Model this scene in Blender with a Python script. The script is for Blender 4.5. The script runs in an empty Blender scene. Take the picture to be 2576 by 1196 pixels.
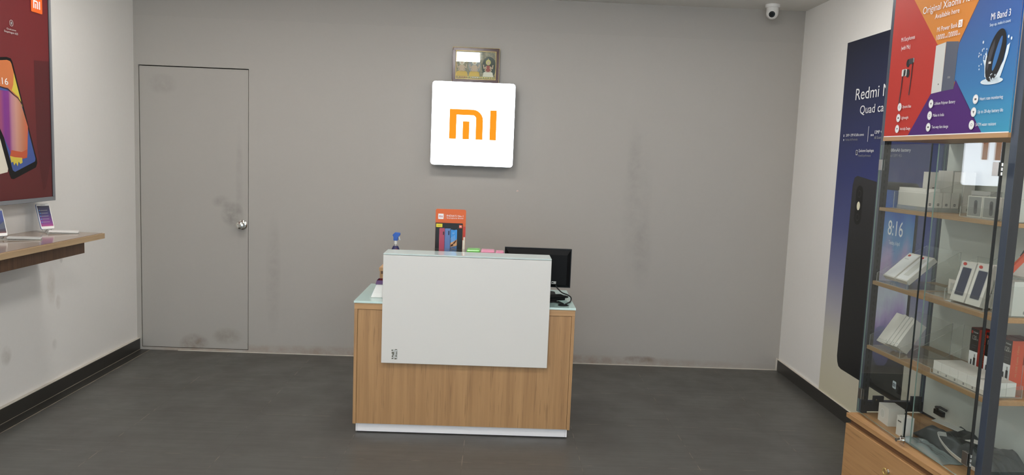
import bpy, bmesh, math, random
from mathutils import Vector, Matrix
random.seed(7)
PI = math.pi
SC = bpy.context.scene
COL = SC.collection

# ------------------------------------------------------------------ camera
def make_camera():
    yaw, pitch, roll = -0.0224, 0.1071, 0.0392
    cy, sy, cp, sp = math.cos(yaw), math.sin(yaw), math.cos(pitch), math.sin(pitch)
    f = Vector((-sy*cp, cy*cp, -sp)); r = Vector((cy, sy, 0)); u = r.cross(f)
    cr, sr = math.cos(roll), math.sin(roll)
    r2 = r*cr + u*sr; u2 = u*cr - r*sr
    cam = bpy.data.cameras.new('camera'); o = bpy.data.objects.new('camera', cam); COL.objects.link(o)
    m = Matrix.Identity(4)
    for i in range(3):
        m[i][0] = r2[i]; m[i][1] = u2[i]; m[i][2] = -f[i]
    m[0][3], m[1][3], m[2][3] = 2.624, -5.5775, 1.5361
    o.matrix_world = m
    cam.sensor_width = 36.0; cam.lens = 36.0*1912.28/2576.0
    cam.clip_start = 0.05; cam.clip_end = 60
    SC.camera = o
make_camera()

# ------------------------------------------------------------------ world, exposure
W_ = bpy.data.worlds.new('world'); SC.world = W_; W_.use_nodes = True
bg = W_.node_tree.nodes['Background']; bg.inputs[0].default_value = (0.72, 0.86, 1.0, 1); bg.inputs[1].default_value = 4.2
SC.view_settings.view_transform = 'Standard'; SC.view_settings.look = 'None'
SC.view_settings.gamma = 1.0; SC.view_settings.use_curve_mapping = False
SC.view_settings.exposure = 0.0
SC.cycles.use_denoising = True
SC.cycles.transparent_max_bounces = 32
SC.cycles.max_bounces = 10
LAMP = 49.0          # strength of the ceiling light diffusers
SIGN = 6.0           # strength of the backlit sign face

# ------------------------------------------------------------------ materials
def lin(c):
    out = []
    for v in c[:3]:
        v = v/255.0
        out.append(v/12.92 if v <= 0.04045 else ((v+0.055)/1.055)**2.4)
    return (out[0], out[1], out[2], 1)
MATS = {}
def mat(name, col, rough=0.5, metal=0.0, emit=None, strength=0.0, spec=0.5, coat=0.0, alpha=1.0):
    if name in MATS: return MATS[name]
    m = bpy.data.materials.new(name); m.use_nodes = True
    b = m.node_tree.nodes['Principled BSDF']
    b.inputs['Base Color'].default_value = lin(col)
    b.inputs['Roughness'].default_value = rough
    b.inputs['Metallic'].default_value = metal
    b.inputs['Specular IOR Level'].default_value = spec
    b.inputs['Coat Weight'].default_value = coat
    b.inputs['Alpha'].default_value = alpha
    if emit:
        b.inputs['Emission Color'].default_value = lin(emit)
        b.inputs['Emission Strength'].default_value = strength
    MATS[name] = m
    return m
class NT:
    def __init__(s, m): s.t = m.node_tree; s.b = s.t.nodes['Principled BSDF']
    def n(s, typ, **kw):
        x = s.t.nodes.new(typ)
        for k, v in kw.items():
            if k.startswith('i_'):
                kk = k[2:]; kk = int(kk) if kk.isdigit() else kk.replace('_', ' ')
                x.inputs[kk].default_value = v
            else: setattr(x, k, v)
        return x
    def l(s, a, b): s.t.links.new(a, b)
    def math(s, op, a, b=None, c=None, clamp=False):
        x = s.t.nodes.new('ShaderNodeMath'); x.operation = op; x.use_clamp = clamp
        for i, v in enumerate((a, b, c)):
            if v is None: continue
            if isinstance(v, (int, float)): x.inputs[i].default_value = v
            else: s.l(v, x.inputs[i])
        return x.outputs[0]
    def mix(s, fac, a, b, mode='MIX'):
        x = s.t.nodes.new('ShaderNodeMix'); x.data_type = 'RGBA'; x.blend_type = mode
        for i, v in ((0, fac), (6, a), (7, b)):
            if isinstance(v, (int, float)): x.inputs[i].default_value = v
            elif isinstance(v, tuple): x.inputs[i].default_value = v
            else: s.l(v, x.inputs[i])
        return x.outputs[2]
    def coord(s, scale=(1, 1, 1), kind='Object'):
        tc = s.n('ShaderNodeTexCoord'); mp = s.n('ShaderNodeMapping'); mp.inputs['Scale'].default_value = scale
        s.l(tc.outputs[kind], mp.inputs[0]); return mp.outputs[0]
    def noise(s, vec, scale, detail=4, rough=0.6, lo=0.35, hi=0.65):
        x = s.n('ShaderNodeTexNoise'); x.inputs['Scale'].default_value = scale; x.inputs['Detail'].default_value = detail
        x.inputs['Roughness'].default_value = rough; s.l(vec, x.inputs['Vector'])
        mr = s.n('ShaderNodeMapRange'); mr.inputs[1].default_value = lo; mr.inputs[2].default_value = hi
        s.l(x.outputs[0], mr.inputs[0]); return mr.outputs[0]
    def bump(s, h, strength=0.1, dist=0.002):
        x = s.n('ShaderNodeBump'); x.inputs['Strength'].default_value = strength; x.inputs['Distance'].default_value = dist
        s.l(h, x.inputs['Height']); s.l(x.outputs[0], s.b.inputs['Normal'])
def blob(T, sep, ax, bx, a, b, ra, rb):
    """soft elliptical mask (a stain's own outline) at (a,b) on the axes ax,bx"""
    da = T.math('DIVIDE', T.math('SUBTRACT', sep.outputs[ax], a), ra)
    db = T.math('DIVIDE', T.math('SUBTRACT', sep.outputs[bx], b), rb)
    r = T.math('ADD', T.math('MULTIPLY', da, da), T.math('MULTIPLY', db, db))
    return T.math('SUBTRACT', 1.0, r, clamp=True)
def paint(name, col, stains=(), axes=(0, 2), band=None, rough=0.6):
    m = mat(name, col, rough, spec=0.35); T = NT(m)
    v = T.coord(); base = lin(col)
    n1 = T.noise(v, 2.2, 5); n2 = T.noise(v, 40, 3)
    c = T.mix(T.math('MULTIPLY', n1, 0.10), base, tuple(x*0.86 for x in base[:3])+(1,))
    c = T.mix(T.math('MULTIPLY', n2, 0.07), c, tuple(min(1, x*1.15) for x in base[:3])+(1,))
    tc = T.n('ShaderNodeTexCoord'); sep = T.n('ShaderNodeSeparateXYZ'); T.l(tc.outputs['Object'], sep.inputs[0])
    n3 = T.noise(v, 14, 4)
    if band:
        bm_ = T.math('GREATER_THAN', sep.outputs[2], T.math('ADD', band, T.math('MULTIPLY', n3, 0.012)))
        c = T.mix(T.math('MULTIPLY', bm_, 0.16), c, tuple(x*0.8 for x in base[:3])+(1,))
    for (a, b, ra, rb, sc, amt) in stains:
        k = T.math('MULTIPLY', blob(T, sep, axes[0], axes[1], a, b, ra, rb), T.math('ADD', 0.35, n3))
        c = T.mix(T.math('MULTIPLY', k, amt, clamp=True), c, lin(sc))
    T.l(c, T.b.inputs['Base Color']); T.bump(n2, 0.05, 0.002)
    return m
def wood(name, c1, c2, c3, grain='z', rough=0.42, sc=1.0):
    m = mat(name, c1, rough); T = NT(m)
    s = {'z': (34*sc, 34*sc, 1.0*sc), 'y': (30*sc, 1.0*sc, 30*sc), 'x': (1.0*sc, 30*sc, 30*sc)}[grain]
    v = T.coord(s); a = T.noise(v, 1.0, 6, 0.65, 0.3, 0.7)
    s2 = {'z': (9, 9, .25), 'y': (9, .25, 9), 'x': (.25, 9, 9)}[grain]
    b = T.noise(T.coord(s2), 1.2, 3, 0.5, 0.35, 0.65)
    s3 = {'z': (120, 120, 5), 'y': (120, 5, 120), 'x': (5, 120, 120)}[grain]
    d = T.noise(T.coord(s3), 1.0, 2, 0.5, 0.62, 0.72)
    c = T.mix(a, lin(c1), lin(c2)); c = T.mix(T.math('MULTIPLY', b, 0.45), c, lin(c3))
    c = T.mix(T.math('MULTIPLY', d, 0.7), c, tuple(x*.8 for x in lin(c2)[:3])+(1,))
    T.l(c, T.b.inputs['Base Color']); T.bump(a, 0.08, 0.001)
    return m
def thin_glass(name, tint, f0=0.045, haze=0.0, hazecol=(200, 205, 200)):
    """clear sheet: tinted see-through plus a Schlick mirror reflection"""
    m = bpy.data.materials.new(name); m.use_nodes = True; t = m.node_tree
    for x in list(t.nodes):
        if x.type != 'OUTPUT_MATERIAL': t.nodes.remove(x)
    out = [x for x in t.nodes if x.type == 'OUTPUT_MATERIAL'][0]
    lw = t.nodes.new('ShaderNodeLayerWeight'); lw.inputs[0].default_value = 0.5
    p = t.nodes.new('ShaderNodeMath'); p.operation = 'POWER'; p.inputs[1].default_value = 5; t.links.new(lw.outputs['Facing'], p.inputs[0])
    ma = t.nodes.new('ShaderNodeMath'); ma.operation = 'MULTIPLY_ADD'; ma.inputs[1].default_value = 1-f0; ma.inputs[2].default_value = f0
    t.links.new(p.outputs[0], ma.inputs[0])
    tr = t.nodes.new('ShaderNodeBsdfTransparent'); tr.inputs[0].default_value = (*tint, 1)
    gl = t.nodes.new('ShaderNodeBsdfGlossy'); gl.inputs['Roughness'].default_value = 0.0
    src = tr.outputs[0]
    if haze:
        df = t.nodes.new('ShaderNodeBsdfDiffuse'); df.inputs[0].default_value = lin(hazecol)
        mh = t.nodes.new('ShaderNodeMixShader'); mh.inputs[0].default_value = haze
        t.links.new(tr.outputs[0], mh.inputs[1]); t.links.new(df.outputs[0], mh.inputs[2]); src = mh.outputs[0]
    mx = t.nodes.new('ShaderNodeMixShader'); t.links.new(ma.outputs[0], mx.inputs[0]); t.links.new(src, mx.inputs[1]); t.links.new(gl.outputs[0], mx.inputs[2])
    t.links.new(mx.outputs[0], out.inputs[0])
    MATS[name] = m
    return m

M = {}
M['white_wall'] = paint('white wall paint', (234, 231, 226),
    [(-1.07, 0.66, .05, .13, (180, 166, 148), .3), (-1.0, .55, .03, .05, (165, 150, 132), .3), (-.96, .8, .02, .02, (165, 160, 152), .3), (-1.05, .30, .03, .04, (175, 170, 160), .3), (-1.5, .35, .05, .06, (150, 140, 125), .35)], axes=(1, 2))
M['grey_wall'] = paint('warm grey wall paint', (172, 167, 160),
    [(3.66, 1.2, .12, .6, (128, 124, 119), .16), (3.62, 1.55, .06, .3, (128, 124, 119), .14), (3.72, .85, .08, .3, (120, 116, 111), .15),
     (2.4, .02, 2.6, .06, (150, 128, 110), .55), (3.75, .05, .14, .03, (110, 88, 70), .5), (.4, .01, .3, .05, (150, 128, 108), .5), (1.0, .6, .06, .5, (150, 144, 138), .35)], band=2.42)
M['door_paint'] = paint('grey door paint', (170, 165, 158),
    [(.70, 1.03, .09, .10, (110, 106, 101), .45), (.62, 1.12, .08, .05, (120, 116, 111), .3), (.75, 1.25, .03, .5, (130, 124, 118), .2),
     (.42, .04, .12, .10, (110, 90, 75), .55), (.66, .12, .12, .07, (125, 115, 100), .4), (.2, 1.95, .12, .08, (145, 138, 132), .4)])
M['ceiling'] = paint('white ceiling paint', (226, 222, 215))
# floor tiles
def floor_mat():
    m = mat('dark grey floor tile', (82, 80, 76), 0.40, spec=0.5); T = NT(m)
    tc = T.n('ShaderNodeTexCoord'); sep = T.n('ShaderNodeSeparateXYZ'); T.l(tc.outputs['Object'], sep.inputs[0])
    def line(axis, off, w):
        f = T.math('FRACT', T.math('DIVIDE', T.math('SUBTRACT', sep.outputs[axis], off), 0.6))
        d = T.math('ABSOLUTE', T.math('SUBTRACT', f, 0.5))
        return T.math('GREATER_THAN', d, 0.5-w/1.2)
    g = T.math('MAXIMUM', line(0, .10, .0022), line(1, -.106, .0022))
    v = T.coord((1.2, 26, 1)); n1 = T.noise(v, 1.4, 6, 0.7)
    n2 = T.noise(T.coord(), 3.0, 4); n3 = T.noise(T.coord((1, 1, 1)), 9, 3, .5, .5, .62)
    base = T.mix(n1, lin((84, 83, 79)), lin((71, 70, 66)))
    base = T.mix(T.math('MULTIPLY', n2, .35), base, lin((76, 72, 67)))
    gc = T.mix(n3, lin((62, 58, 53)), lin((150, 138, 120)))
    c = T.mix(T.math('MULTIPLY', g, 0.9), base, gc)
    T.l(c, T.b.inputs['Base Color'])
    r = T.math('ADD', 0.30, T.math('MULTIPLY', n2, 0.14)); T.l(r, T.b.inputs['Roughness'])
    T.bump(n1, 0.06, 0.001)
    return m
M['floor'] = floor_mat()
M['skirting'] = mat('charcoal skirting tile', (52, 50, 46), 0.35)
M['grout'] = mat('pale grout', (150, 140, 125), 0.8)
M['putty'] = mat('white wall putty', (205, 198, 186), 0.8)
M['gap'] = mat('dark door gap', (14, 12, 11), 0.9)
M['outside'] = mat('outdoor paving', (150, 145, 135), 0.9)
M['counter_wood'] = wood('oak laminate vertical grain', (192, 150, 103), (158, 118, 78), (176, 134, 90), 'z')
M['counter_edge'] = wood('oak laminate edge band', (200, 158, 112), (178, 136, 92), (190, 148, 102), 'x')
M['cab_wood_y'] = wood('oak laminate horizontal grain', (192, 150, 102), (158, 116, 74), (176, 134, 90), 'y')
M['cab_dark'] = wood('brown walnut carcass', (120, 84, 54), (92, 62, 40), (105, 74, 48), 'y')  # darker brown wood for the recessed base carcass and the riser strip
M['shelf_wood'] = wood('shelf laminate', (172, 140, 100), (146, 115, 80), (158, 128, 92), 'y')
M['table_wood'] = wood('display table laminate', (186, 160, 125), (160, 132, 98), (172, 146, 112), 'y')
M['table_dark'] = wood('dark walnut apron', (122, 88, 62), (86, 58, 40), (104, 74, 52), 'z', sc=1.4)
M['table_top'] = wood('brown table top', (150, 128, 108), (132, 110, 92), (142, 120, 100), 'y', rough=0.12)
M['white_lam'] = mat('white gloss laminate', (226, 222, 216), 0.28)
M['white_plinth'] = mat('white plinth laminate', (246, 242, 243), 0.35)
M['top_glass'] = mat('aqua back painted glass', (176, 206, 201), 0.06, coat=0.6)
M['top_edge'] = mat('pale glass edge', (214, 236, 230), 0.15)
M['ledge_glass'] = mat('white back painted glass', (208, 222, 220), 0.06, coat=0.5)
M['frame_blue'] = mat('blue grey powder coat', (62, 70, 84), 0.38)
M['frame_dark'] = mat('dark grey coat and post shade', (48, 50, 53), 0.45)  # dark rails and clamps, also the painted shade side of the posts
M['black'] = mat('black', (14, 14, 15), 0.5)
M['gloss_black'] = mat('gloss black plastic', (9, 9, 10), 0.3, spec=0.3)
M['matt_black'] = mat('matt black plastic', (9, 9, 10), 0.55, spec=0.2)
M['rubber'] = mat('black cable rubber', (16, 16, 17), 0.45)
M['chrome'] = mat('polished chrome', (215, 212, 205), 0.12, metal=1.0)
M['steel'] = mat('brushed steel', (170, 165, 158), 0.32, metal=1.0)
M['gold'] = mat('brass gilt edge', (190, 164, 96), 0.35, metal=0.35)
M['white'] = mat('white print', (238, 238, 238), 0.5)
M['white_box'] = mat('white carton', (226, 222, 214), 0.5)
M['white_plastic'] = mat('white plastic', (232, 229, 224), 0.3)
M['lens'] = mat('camera lens', (8, 8, 9), 0.05)
M['glass'] = thin_glass('cabinet glass', (.965, .982, .972), 0.055)
M['acrylic'] = thin_glass('clear acrylic', (.985, .99, .985), 0.045, 0.008)
M['pane'] = thin_glass('shopfront glass', (.92, .95, .95), 0.045)
M['glass_edge'] = mat('green glass edge', (120, 142, 132), 0.15)
M['glass_edge_dark'] = mat('dark glass edge seal', (18, 22, 22), 0.3)
M['acrylic_edge'] = mat('acrylic edge', (205, 208, 202), 0.2, alpha=.5)
M['back_panel'] = mat('pale grey green back panel', (214, 218, 210), 0.3)
M['lamp'] = mat('ceiling light diffuser', (255, 250, 240), 0.5, emit=(255, 252, 248), strength=LAMP)
M['lamp_trim'] = mat('white light trim', (235, 235, 232), 0.4)
M['sign_face'] = mat('backlit white acrylic', (245, 247, 250), 0.35, emit=(235, 243, 255), strength=SIGN)
M['sign_side'] = mat('grey sign side', (120, 122, 126), 0.4)
def emit_col(name, rgb):
    m = mat(name, (220, 120, 40), 0.6, spec=0.1); b = m.node_tree.nodes['Principled BSDF']
    b.inputs['Emission Color'].default_value = (*rgb, 1); b.inputs['Emission Strength'].default_value = 1.0
    b.inputs['Base Color'].default_value = (.12, .04, .005, 1)
    return m
M['sign_orange'] = emit_col('backlit orange acrylic', (1.3, .31, .010))
def fl(name, c, rough=0.45, **k):
    M[name] = mat(name.replace('_', ' '), c, rough, **k); return M[name]
fl('orange_print', (226, 100, 34)); fl('orange_card', (214, 96, 34)); fl('amber_print', (206, 128, 46), .6, spec=.25)
fl('red_print', (182, 52, 42), .6, spec=.25); fl('purple_print', (76, 36, 108), .6, spec=.25); fl('dark_red', (112, 28, 32)); fl('poster_shade', (80, 22, 26)); fl('carton_red', (196, 52, 36)); fl('carton_orange', (226, 84, 44))
fl('yellow', (226, 206, 50)); fl('pink_phone', (176, 70, 92)); fl('blue_phone', (96, 126, 178)); fl('slate', (78, 84, 100)); fl('silver_print', (205, 205, 200))
fl('navy', (26, 32, 62)); fl('navy_window', (38, 46, 72)); fl('green_acrylic', (110, 196, 86), .15); fl('pink_acrylic', (226, 140, 170), .15)
fl('bottle_blue', (22, 80, 168), .3); fl('label_navy', (26, 24, 78), .4); fl('purple', (84, 36, 96), .3); fl('grey_band', (70, 74, 80)); fl('pale_grey', (196, 196, 192)); fl('light_grey', (150, 150, 148))
fl('maroon_frame', (62, 28, 30), .25); fl('sticker_residue', (96, 92, 76), .8); fl('sky_blue', (56, 142, 214)); fl('sand', (214, 160, 110)); fl('water', (208, 222, 230)); fl('logo_grey', (90, 84, 82))
fl('paper', (214, 214, 208), .6); fl('blemish', (226, 200, 190), .8); fl('band_black', (14, 14, 18), .3); fl('band_grey', (60, 60, 66), .3); fl('mount_grey', (120, 122, 126), .5)
def gradient(name, stops, axis=2, rough=0.4, lo=0.0, hi=1.0, noise=None):
    """printed colour ramp along an object axis"""
    m = mat(name, (128, 128, 128), rough); T = NT(m)
    tc = T.n('ShaderNodeTexCoord'); sep = T.n('ShaderNodeSeparateXYZ'); T.l(tc.outputs['Object'], sep.inputs[0])
    mr = T.n('ShaderNodeMapRange'); mr.inputs[1].default_value = lo; mr.inputs[2].default_value = hi
    src = sep.outputs[axis]
    if noise:
        n = T.noise(T.coord(noise[1]), noise[0], 3, .5, .3, .7)
        src = T.math('ADD', src, T.math('MULTIPLY', T.math('SUBTRACT', n, .5), noise[2]))
    T.l(src, mr.inputs[0])
    cr = T.n('ShaderNodeValToRGB'); T.l(mr.outputs[0], cr.inputs[0]); e = cr.color_ramp.elements
    e[0].position = stops[0][0]; e[0].color = lin(stops[0][1]); e[1].position = stops[-1][0]; e[1].color = lin(stops[-1][1])
    for p, c in stops[1:-1]:
        x = e.new(p); x.color = lin(c)
    T.l(cr.outputs[0], T.b.inputs['Base Color']); M[name] = m
    return m
gradient('banner_print', [(0, (206, 200, 176)), (.14, (196, 192, 178)), (.22, (170, 168, 176)), (.32, (120, 122, 156)), (.45, (70, 78, 128)), (.6, (40, 50, 108)), (.8, (28, 36, 74)), (1, (20, 24, 44))], lo=.08, hi=2.3)
gradient('phone_wallpaper', [(0, (14, 14, 30)), (.12, (24, 26, 54)), (.2, (60, 56, 130)), (.3, (168, 150, 200)), (.42, (190, 200, 214)), (.55, (170, 150, 190)), (.66, (88, 140, 190)), (.8, (46, 92, 170)), (1, (30, 60, 110))], lo=.33, hi=1.42, noise=(1.6, (1, 6, 1.5), .16))
gradient('blue_print', [(0, (52, 146, 180)), (.3, (44, 112, 166)), (.7, (34, 80, 144)), (1, (30, 62, 124))], lo=1.69, hi=2.27, rough=.6)
gradient('red_poster', [(0, (88, 28, 29)), (.5, (106, 30, 33)), (1, (94, 28, 33))], lo=0, hi=1.4)
gradient('leaf_screen', [(0, (226, 90, 90)), (.35, (120, 50, 130)), (.7, (40, 36, 90)), (1, (30, 30, 60))], lo=0.0, hi=.14)
gradient('multicolour_screen', [(0, (200, 90, 60)), (.2, (186, 116, 84)), (.45, (196, 144, 128)), (.62, (176, 120, 140)), (.72, (128, 48, 128)), (.88, (120, 44, 132)), (1, (150, 70, 110))], axis=1, lo=-.225, hi=-.445)
gradient('sunset_screen', [(0, (196, 90, 70)), (.3, (60, 50, 60)), (.6, (46, 56, 110)), (1, (70, 90, 170))], lo=0.0, hi=.14)
def plastic_bag():
    m = mat('grey polythene', (74, 80, 80), 0.28, spec=0.5, alpha=0.82); return m
M['polythene'] = plastic_bag()
M['milky_polythene'] = mat('milky polythene', (150, 164, 164), 0.25, alpha=0.62)
def deity_print():
    """muted painting of generic shapes: green field with pale and yellow daubs"""
    m = mat('devotional print', (110, 112, 86), 0.35); T = NT(m)
    v = T.coord(); n = T.noise(v, 60, 4, .6, .35, .65); n2 = T.noise(v, 22, 3, .5, .4, .6)
    c = T.mix(n, lin((64, 72, 54)), lin((150, 140, 100))); c = T.mix(T.math('MULTIPLY', n2, .5), c, lin((120, 98, 66)))
    T.l(c, T.b.inputs['Base Color']); return m
M['deity'] = deity_print()
fl('skin_daub', (206, 178, 150)); fl('halo', (210, 196, 120)); fl('robe_yellow', (214, 176, 70)); fl('robe_red', (160, 70, 60)); fl('deep_green', (40, 56, 44)); fl('cream', (222, 214, 196)); fl('orange_cloth', (206, 130, 80))

# ------------------------------------------------------------------ mesh helpers
def tag(o, label=None, cat=None, group=None, kind=None):
    if label: o['label'] = label
    if cat: o['category'] = cat
    if group: o['group'] = group
    if kind: o['kind'] = kind
    return o
def thing(name, label, cat, loc=(0, 0, 0), rz=0.0, group=None):
    o = bpy.data.objects.new(name, None); COL.objects.link(o); o.empty_display_size = 0.05
    o.location = loc; o.rotation_euler = (0, 0, rz); tag(o, label, cat, group); return o
def rrect(x0, y0, x1, y1, r, n=5):
    pts = []
    for cx, cy, a0 in ((x1-r, y0+r, -PI/2), (x1-r, y1-r, 0), (x0+r, y1-r, PI/2), (x0+r, y0+r, PI)):
        for i in range(n+1):
            a = a0 + i*PI/2/n; pts.append((cx+r*math.cos(a), cy+r*math.sin(a)))
    return pts
def ell(cx, cy, rx, ry=None, n=20):
    ry = ry or rx
    return [(cx+rx*math.cos(2*PI*i/n), cy+ry*math.sin(2*PI*i/n)) for i in range(n)]
_tcache = {}
def text_mesh(s):
    if s in _tcache: return _tcache[s]
    cu = bpy.data.curves.new('t', 'FONT'); cu.body = s; cu.resolution_u = 3; cu.size = 1.0
    o = bpy.data.objects.new('t', cu); COL.objects.link(o)
    me = bpy.data.meshes.new_from_object(o.evaluated_get(bpy.context.evaluated_depsgraph_get()))
    vs = [(v.co.x, v.co.y) for v in me.vertices]; fs = [tuple(p.vertices) for p in me.polygons]
    bpy.data.objects.remove(o); bpy.data.curves.remove(cu); bpy.data.meshes.remove(me)
    _tcache[s] = (vs, fs); return vs, fs
class MB:
    def __init__(s): s.v = []; s.f = []; s.m = []; s.ms = []; s.T = Matrix.Identity(4)
    def mi(s, m):
        m = M[m] if isinstance(m, str) else m
        if m not in s.ms: s.ms.append(m)
        return s.ms.index(m)
    def add(s, vs, fs, m):
        b = len(s.v); k = s.mi(m)
        s.v += [tuple(s.T @ Vector(p)) for p in vs]
        for f in fs: s.f.append(tuple(b+i for i in f)); s.m.append(k)
    def box(s, x0, x1, y0, y1, z0, z1, m, faces=None):
        vs = [(x0, y0, z0), (x1, y0, z0), (x1, y1, z0), (x0, y1, z0), (x0, y0, z1), (x1, y0, z1), (x1, y1, z1), (x0, y1, z1)]
        F = {'-z': (0, 3, 2, 1), '+z': (4, 5, 6, 7), '-y': (0, 1, 5, 4), '+x': (1, 2, 6, 5), '+y': (2, 3, 7, 6), '-x': (3, 0, 4, 7)}
        for k, f in F.items():
            mm = faces.get(k, m) if faces else m
            if mm is None: continue
            s.add([vs[i] for i in f], [(0, 1, 2, 3)], mm)
        return s
    def prism(s, pts, o, xd, yd, d, m, side=None, back=True):
        """2D outline in plane (o, xd, yd); front at o, extruded back by d along -normal"""
        o = Vector(o); xd = Vector(xd); yd = Vector(yd); n = xd.cross(yd).normalized()
        k = len(pts)
        a = [o + xd*p[0] + yd*p[1] for p in pts]; b = [p - n*d for p in a]
        s.add(a, [tuple(range(k))], m)
        if d:
            s.add(a+b, [((i+1) % k, i, i+k, (i+1) % k+k) for i in range(k)], side or m)
            if back: s.add(b, [tuple(range(k))[::-1]], back if isinstance(back, str) else (side or m))
        return s
    def tube(s, pts, r, m, n=8, closed=False):
        pts = [Vector(p) for p in pts]; rings = []; K = len(pts)
        up = Vector((0, 0, 1))
        for i, p in enumerate(pts):
            if closed: t = pts[(i+1) % K]-pts[i-1]
            else: t = (pts[min(i+1, K-1)]-pts[max(i-1, 0)])
            t.normalize(); a = t.cross(up)
            if a.length < 1e-3: a = t.cross(Vector((1, 0, 0)))
            a.normalize(); b = a.cross(t); rr = r[i] if isinstance(r, (list, tuple)) else r
            rings.append([p + a*rr*math.cos(2*PI*j/n) + b*rr*math.sin(2*PI*j/n) for j in range(n)])
        vs = [q for rg in rings for q in rg]; fs = []
        for i in range(K if closed else K-1):
            for j in range(n):
                i2 = (i+1) % K
                fs.append((i*n+j, i*n+(j+1) % n, i2*n+(j+1) % n, i2*n+j))
        if not closed: fs += [tuple(range(n)), tuple(range((K-1)*n, K*n))[::-1]]
        s.add(vs, fs, m); return s
    def lathe(s, prof, c, axis, m, n=24, squash=1.0):
        """profile [(r,h)] around axis through c"""
        c = Vector(c); ax = Vector(axis).normalized(); a = ax.orthogonal().normalized(); b = ax.cross(a)
        vs = []; K = len(prof)
        for r, h in prof:
            for j in range(n): vs.append(c + ax*h + a*r*math.cos(2*PI*j/n) + b*r*squash*math.sin(2*PI*j/n))
        fs = [(i*n+j, i*n+(j+1) % n, (i+1)*n+(j+1) % n, (i+1)*n+j) for i in range(K-1) for j in range(n)]
        fs += [tuple(range(n))[::-1], tuple(range((K-1)*n, K*n))]
        s.add(vs, fs, m); return s
    def build(s, name, parent=None, bevel=0.0, smooth=False, label=None, fix=True):
        me = bpy.data.meshes.new(name)
        me.from_pydata(s.v, [], s.f); me.polygons.foreach_set('material_index', s.m)
        for m in s.ms: me.materials.append(m)
        bm = bmesh.new(); bm.from_mesh(me)
        bmesh.ops.remove_doubles(bm, verts=bm.verts, dist=1e-6)
        if fix: bmesh.ops.recalc_face_normals(bm, faces=bm.faces)
        bm.to_mesh(me); bm.free()
        o = bpy.data.objects.new(name, me); COL.objects.link(o)
        if parent: o.parent = parent
        if bevel:
            b = o.modifiers.new('bevel', 'BEVEL'); b.width = bevel; b.segments = 2; b.limit_method = 'ANGLE'; b.angle_limit = 0.7
        if smooth:
            for p in me.polygons: p.use_smooth = True
            try:
                me.set_sharp_from_angle(angle=0.7)
            except Exception: pass
        if label: o['label'] = label
        return o
class Art:
    """printed layers on a flat face: every layer lies a fraction of a millimetre above the last"""
    def __init__(s, o, xd, yd, mb=None):
        s.o = Vector(o); s.x = Vector(xd); s.y = Vector(yd); s.n = s.x.cross(s.y).normalized(); s.mb = mb or MB(); s.k = 1; s.step = 0.0003
    def P(s, p, lift=0): return s.o + s.x*p[0] + s.y*p[1] + s.n*(s.step*s.k+lift)
    def up(s, n=1): s.k += n; return s
    def poly(s, pts, m):
        s.mb.add([s.P(p) for p in pts], [tuple(range(len(pts)))], m); return s
    def rect(s, x0, y0, x1, y1, m, r=0.0, n=4):
        if x1 < x0: x0, x1 = x1, x0
        if y1 < y0: y0, y1 = y1, y0
        return s.poly(rrect(x0, y0, x1, y1, r, n) if r else [(x0, y0), (x1, y0), (x1, y1), (x0, y1)], m)
    def text(s, t, x, y, h, m, w=None, slant=0.0, align='l'):
        """cap height h, left baseline x,y, optional total width w"""
        vs, fs = text_mesh(t)
        if not vs: return s
        x0 = min(v[0] for v in vs); x1 = max(v[0] for v in vs)
        sy = h/0.73; sx = (w/(x1-x0)) if w else sy*0.92
        off = 0 if align == 'l' else (-(x1-x0)*sx/2)
        s.mb.add([s.P((x+off+(v[0]-x0)*sx+slant*v[1]*sy, y+v[1]*sy)) for v in vs], fs, m); return s
    def ring(s, cx, cy, r0, r1, m, n=20, ry=1.0):
        vs = [s.P((cx+r*math.cos(2*PI*i/n), cy+ry*r*math.sin(2*PI*i/n))) for r in (r0, r1) for i in range(n)]
        s.mb.add(vs, [(i, (i+1) % n, n+(i+1) % n, n+i) for i in range(n)], m); return s
    def stroke(s, pts, w, m):
        for (a, b) in zip(pts, pts[1:]):
            dx, dy = b[0]-a[0], b[1]-a[1]; L = math.hypot(dx, dy) or 1; nx, ny = -dy/L*w/2, dx/L*w/2
            s.poly([(a[0]+nx, a[1]+ny), (a[0]-nx, a[1]-ny), (b[0]-nx, b[1]-ny), (b[0]+nx, b[1]+ny)], m)
        return s
    def mi(s, x, y, w, h, m):
        """the two-letter mark: arched m with a centre bar, and an i bar"""
        def q(pts): return [(x+a*w, y+b*h) for a, b in pts]
        t = .15; R = .225; k = w/h
        arc = lambda cx, cy, r: [(cx+r*math.sin(i*PI/12), cy+r*k*math.cos(i*PI/12)) for i in range(0, 7)]
        outer = [(0, 0), (0, 1)] + arc(.713-R, 1-R*k, R) + [(.713, 0), (.713-t, 0)]
        r2 = R-t
        inner = arc(.713-t-r2, 1-.19-r2*k, r2)[::-1]
        s.poly(q([(0, 0), (0, 1), (t, 1), (t, 0)]), m)
        top = [(0, 1)] + arc(.713-R, 1-R*k, R)
        o_arc = arc(.713-R, 1-R*k, R); i_arc = arc(.713-t-r2, .81-r2*k, r2)
        s.poly(q([(t, 1), (t, .81), i_arc[0], o_arc[0]]), m)
        for i in range(6): s.poly(q([o_arc[i], i_arc[i], i_arc[i+1], o_arc[i+1]]), m)
        s.poly(q([o_arc[-1], i_arc[-1], (.713-t, 0), (.713, 0)]), m)
        s.poly(q([(.285, 0), (.427, 0), (.427, .6), (.285, .6)]), m)
        s.poly(q([(.86, 0), (1, 0), (1, 1), (.86, 1)]), m)
        return s
def struct(name, mb, bevel=0):
    o = mb.build(name, bevel=bevel); o['kind'] = 'structure'; return o

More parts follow.
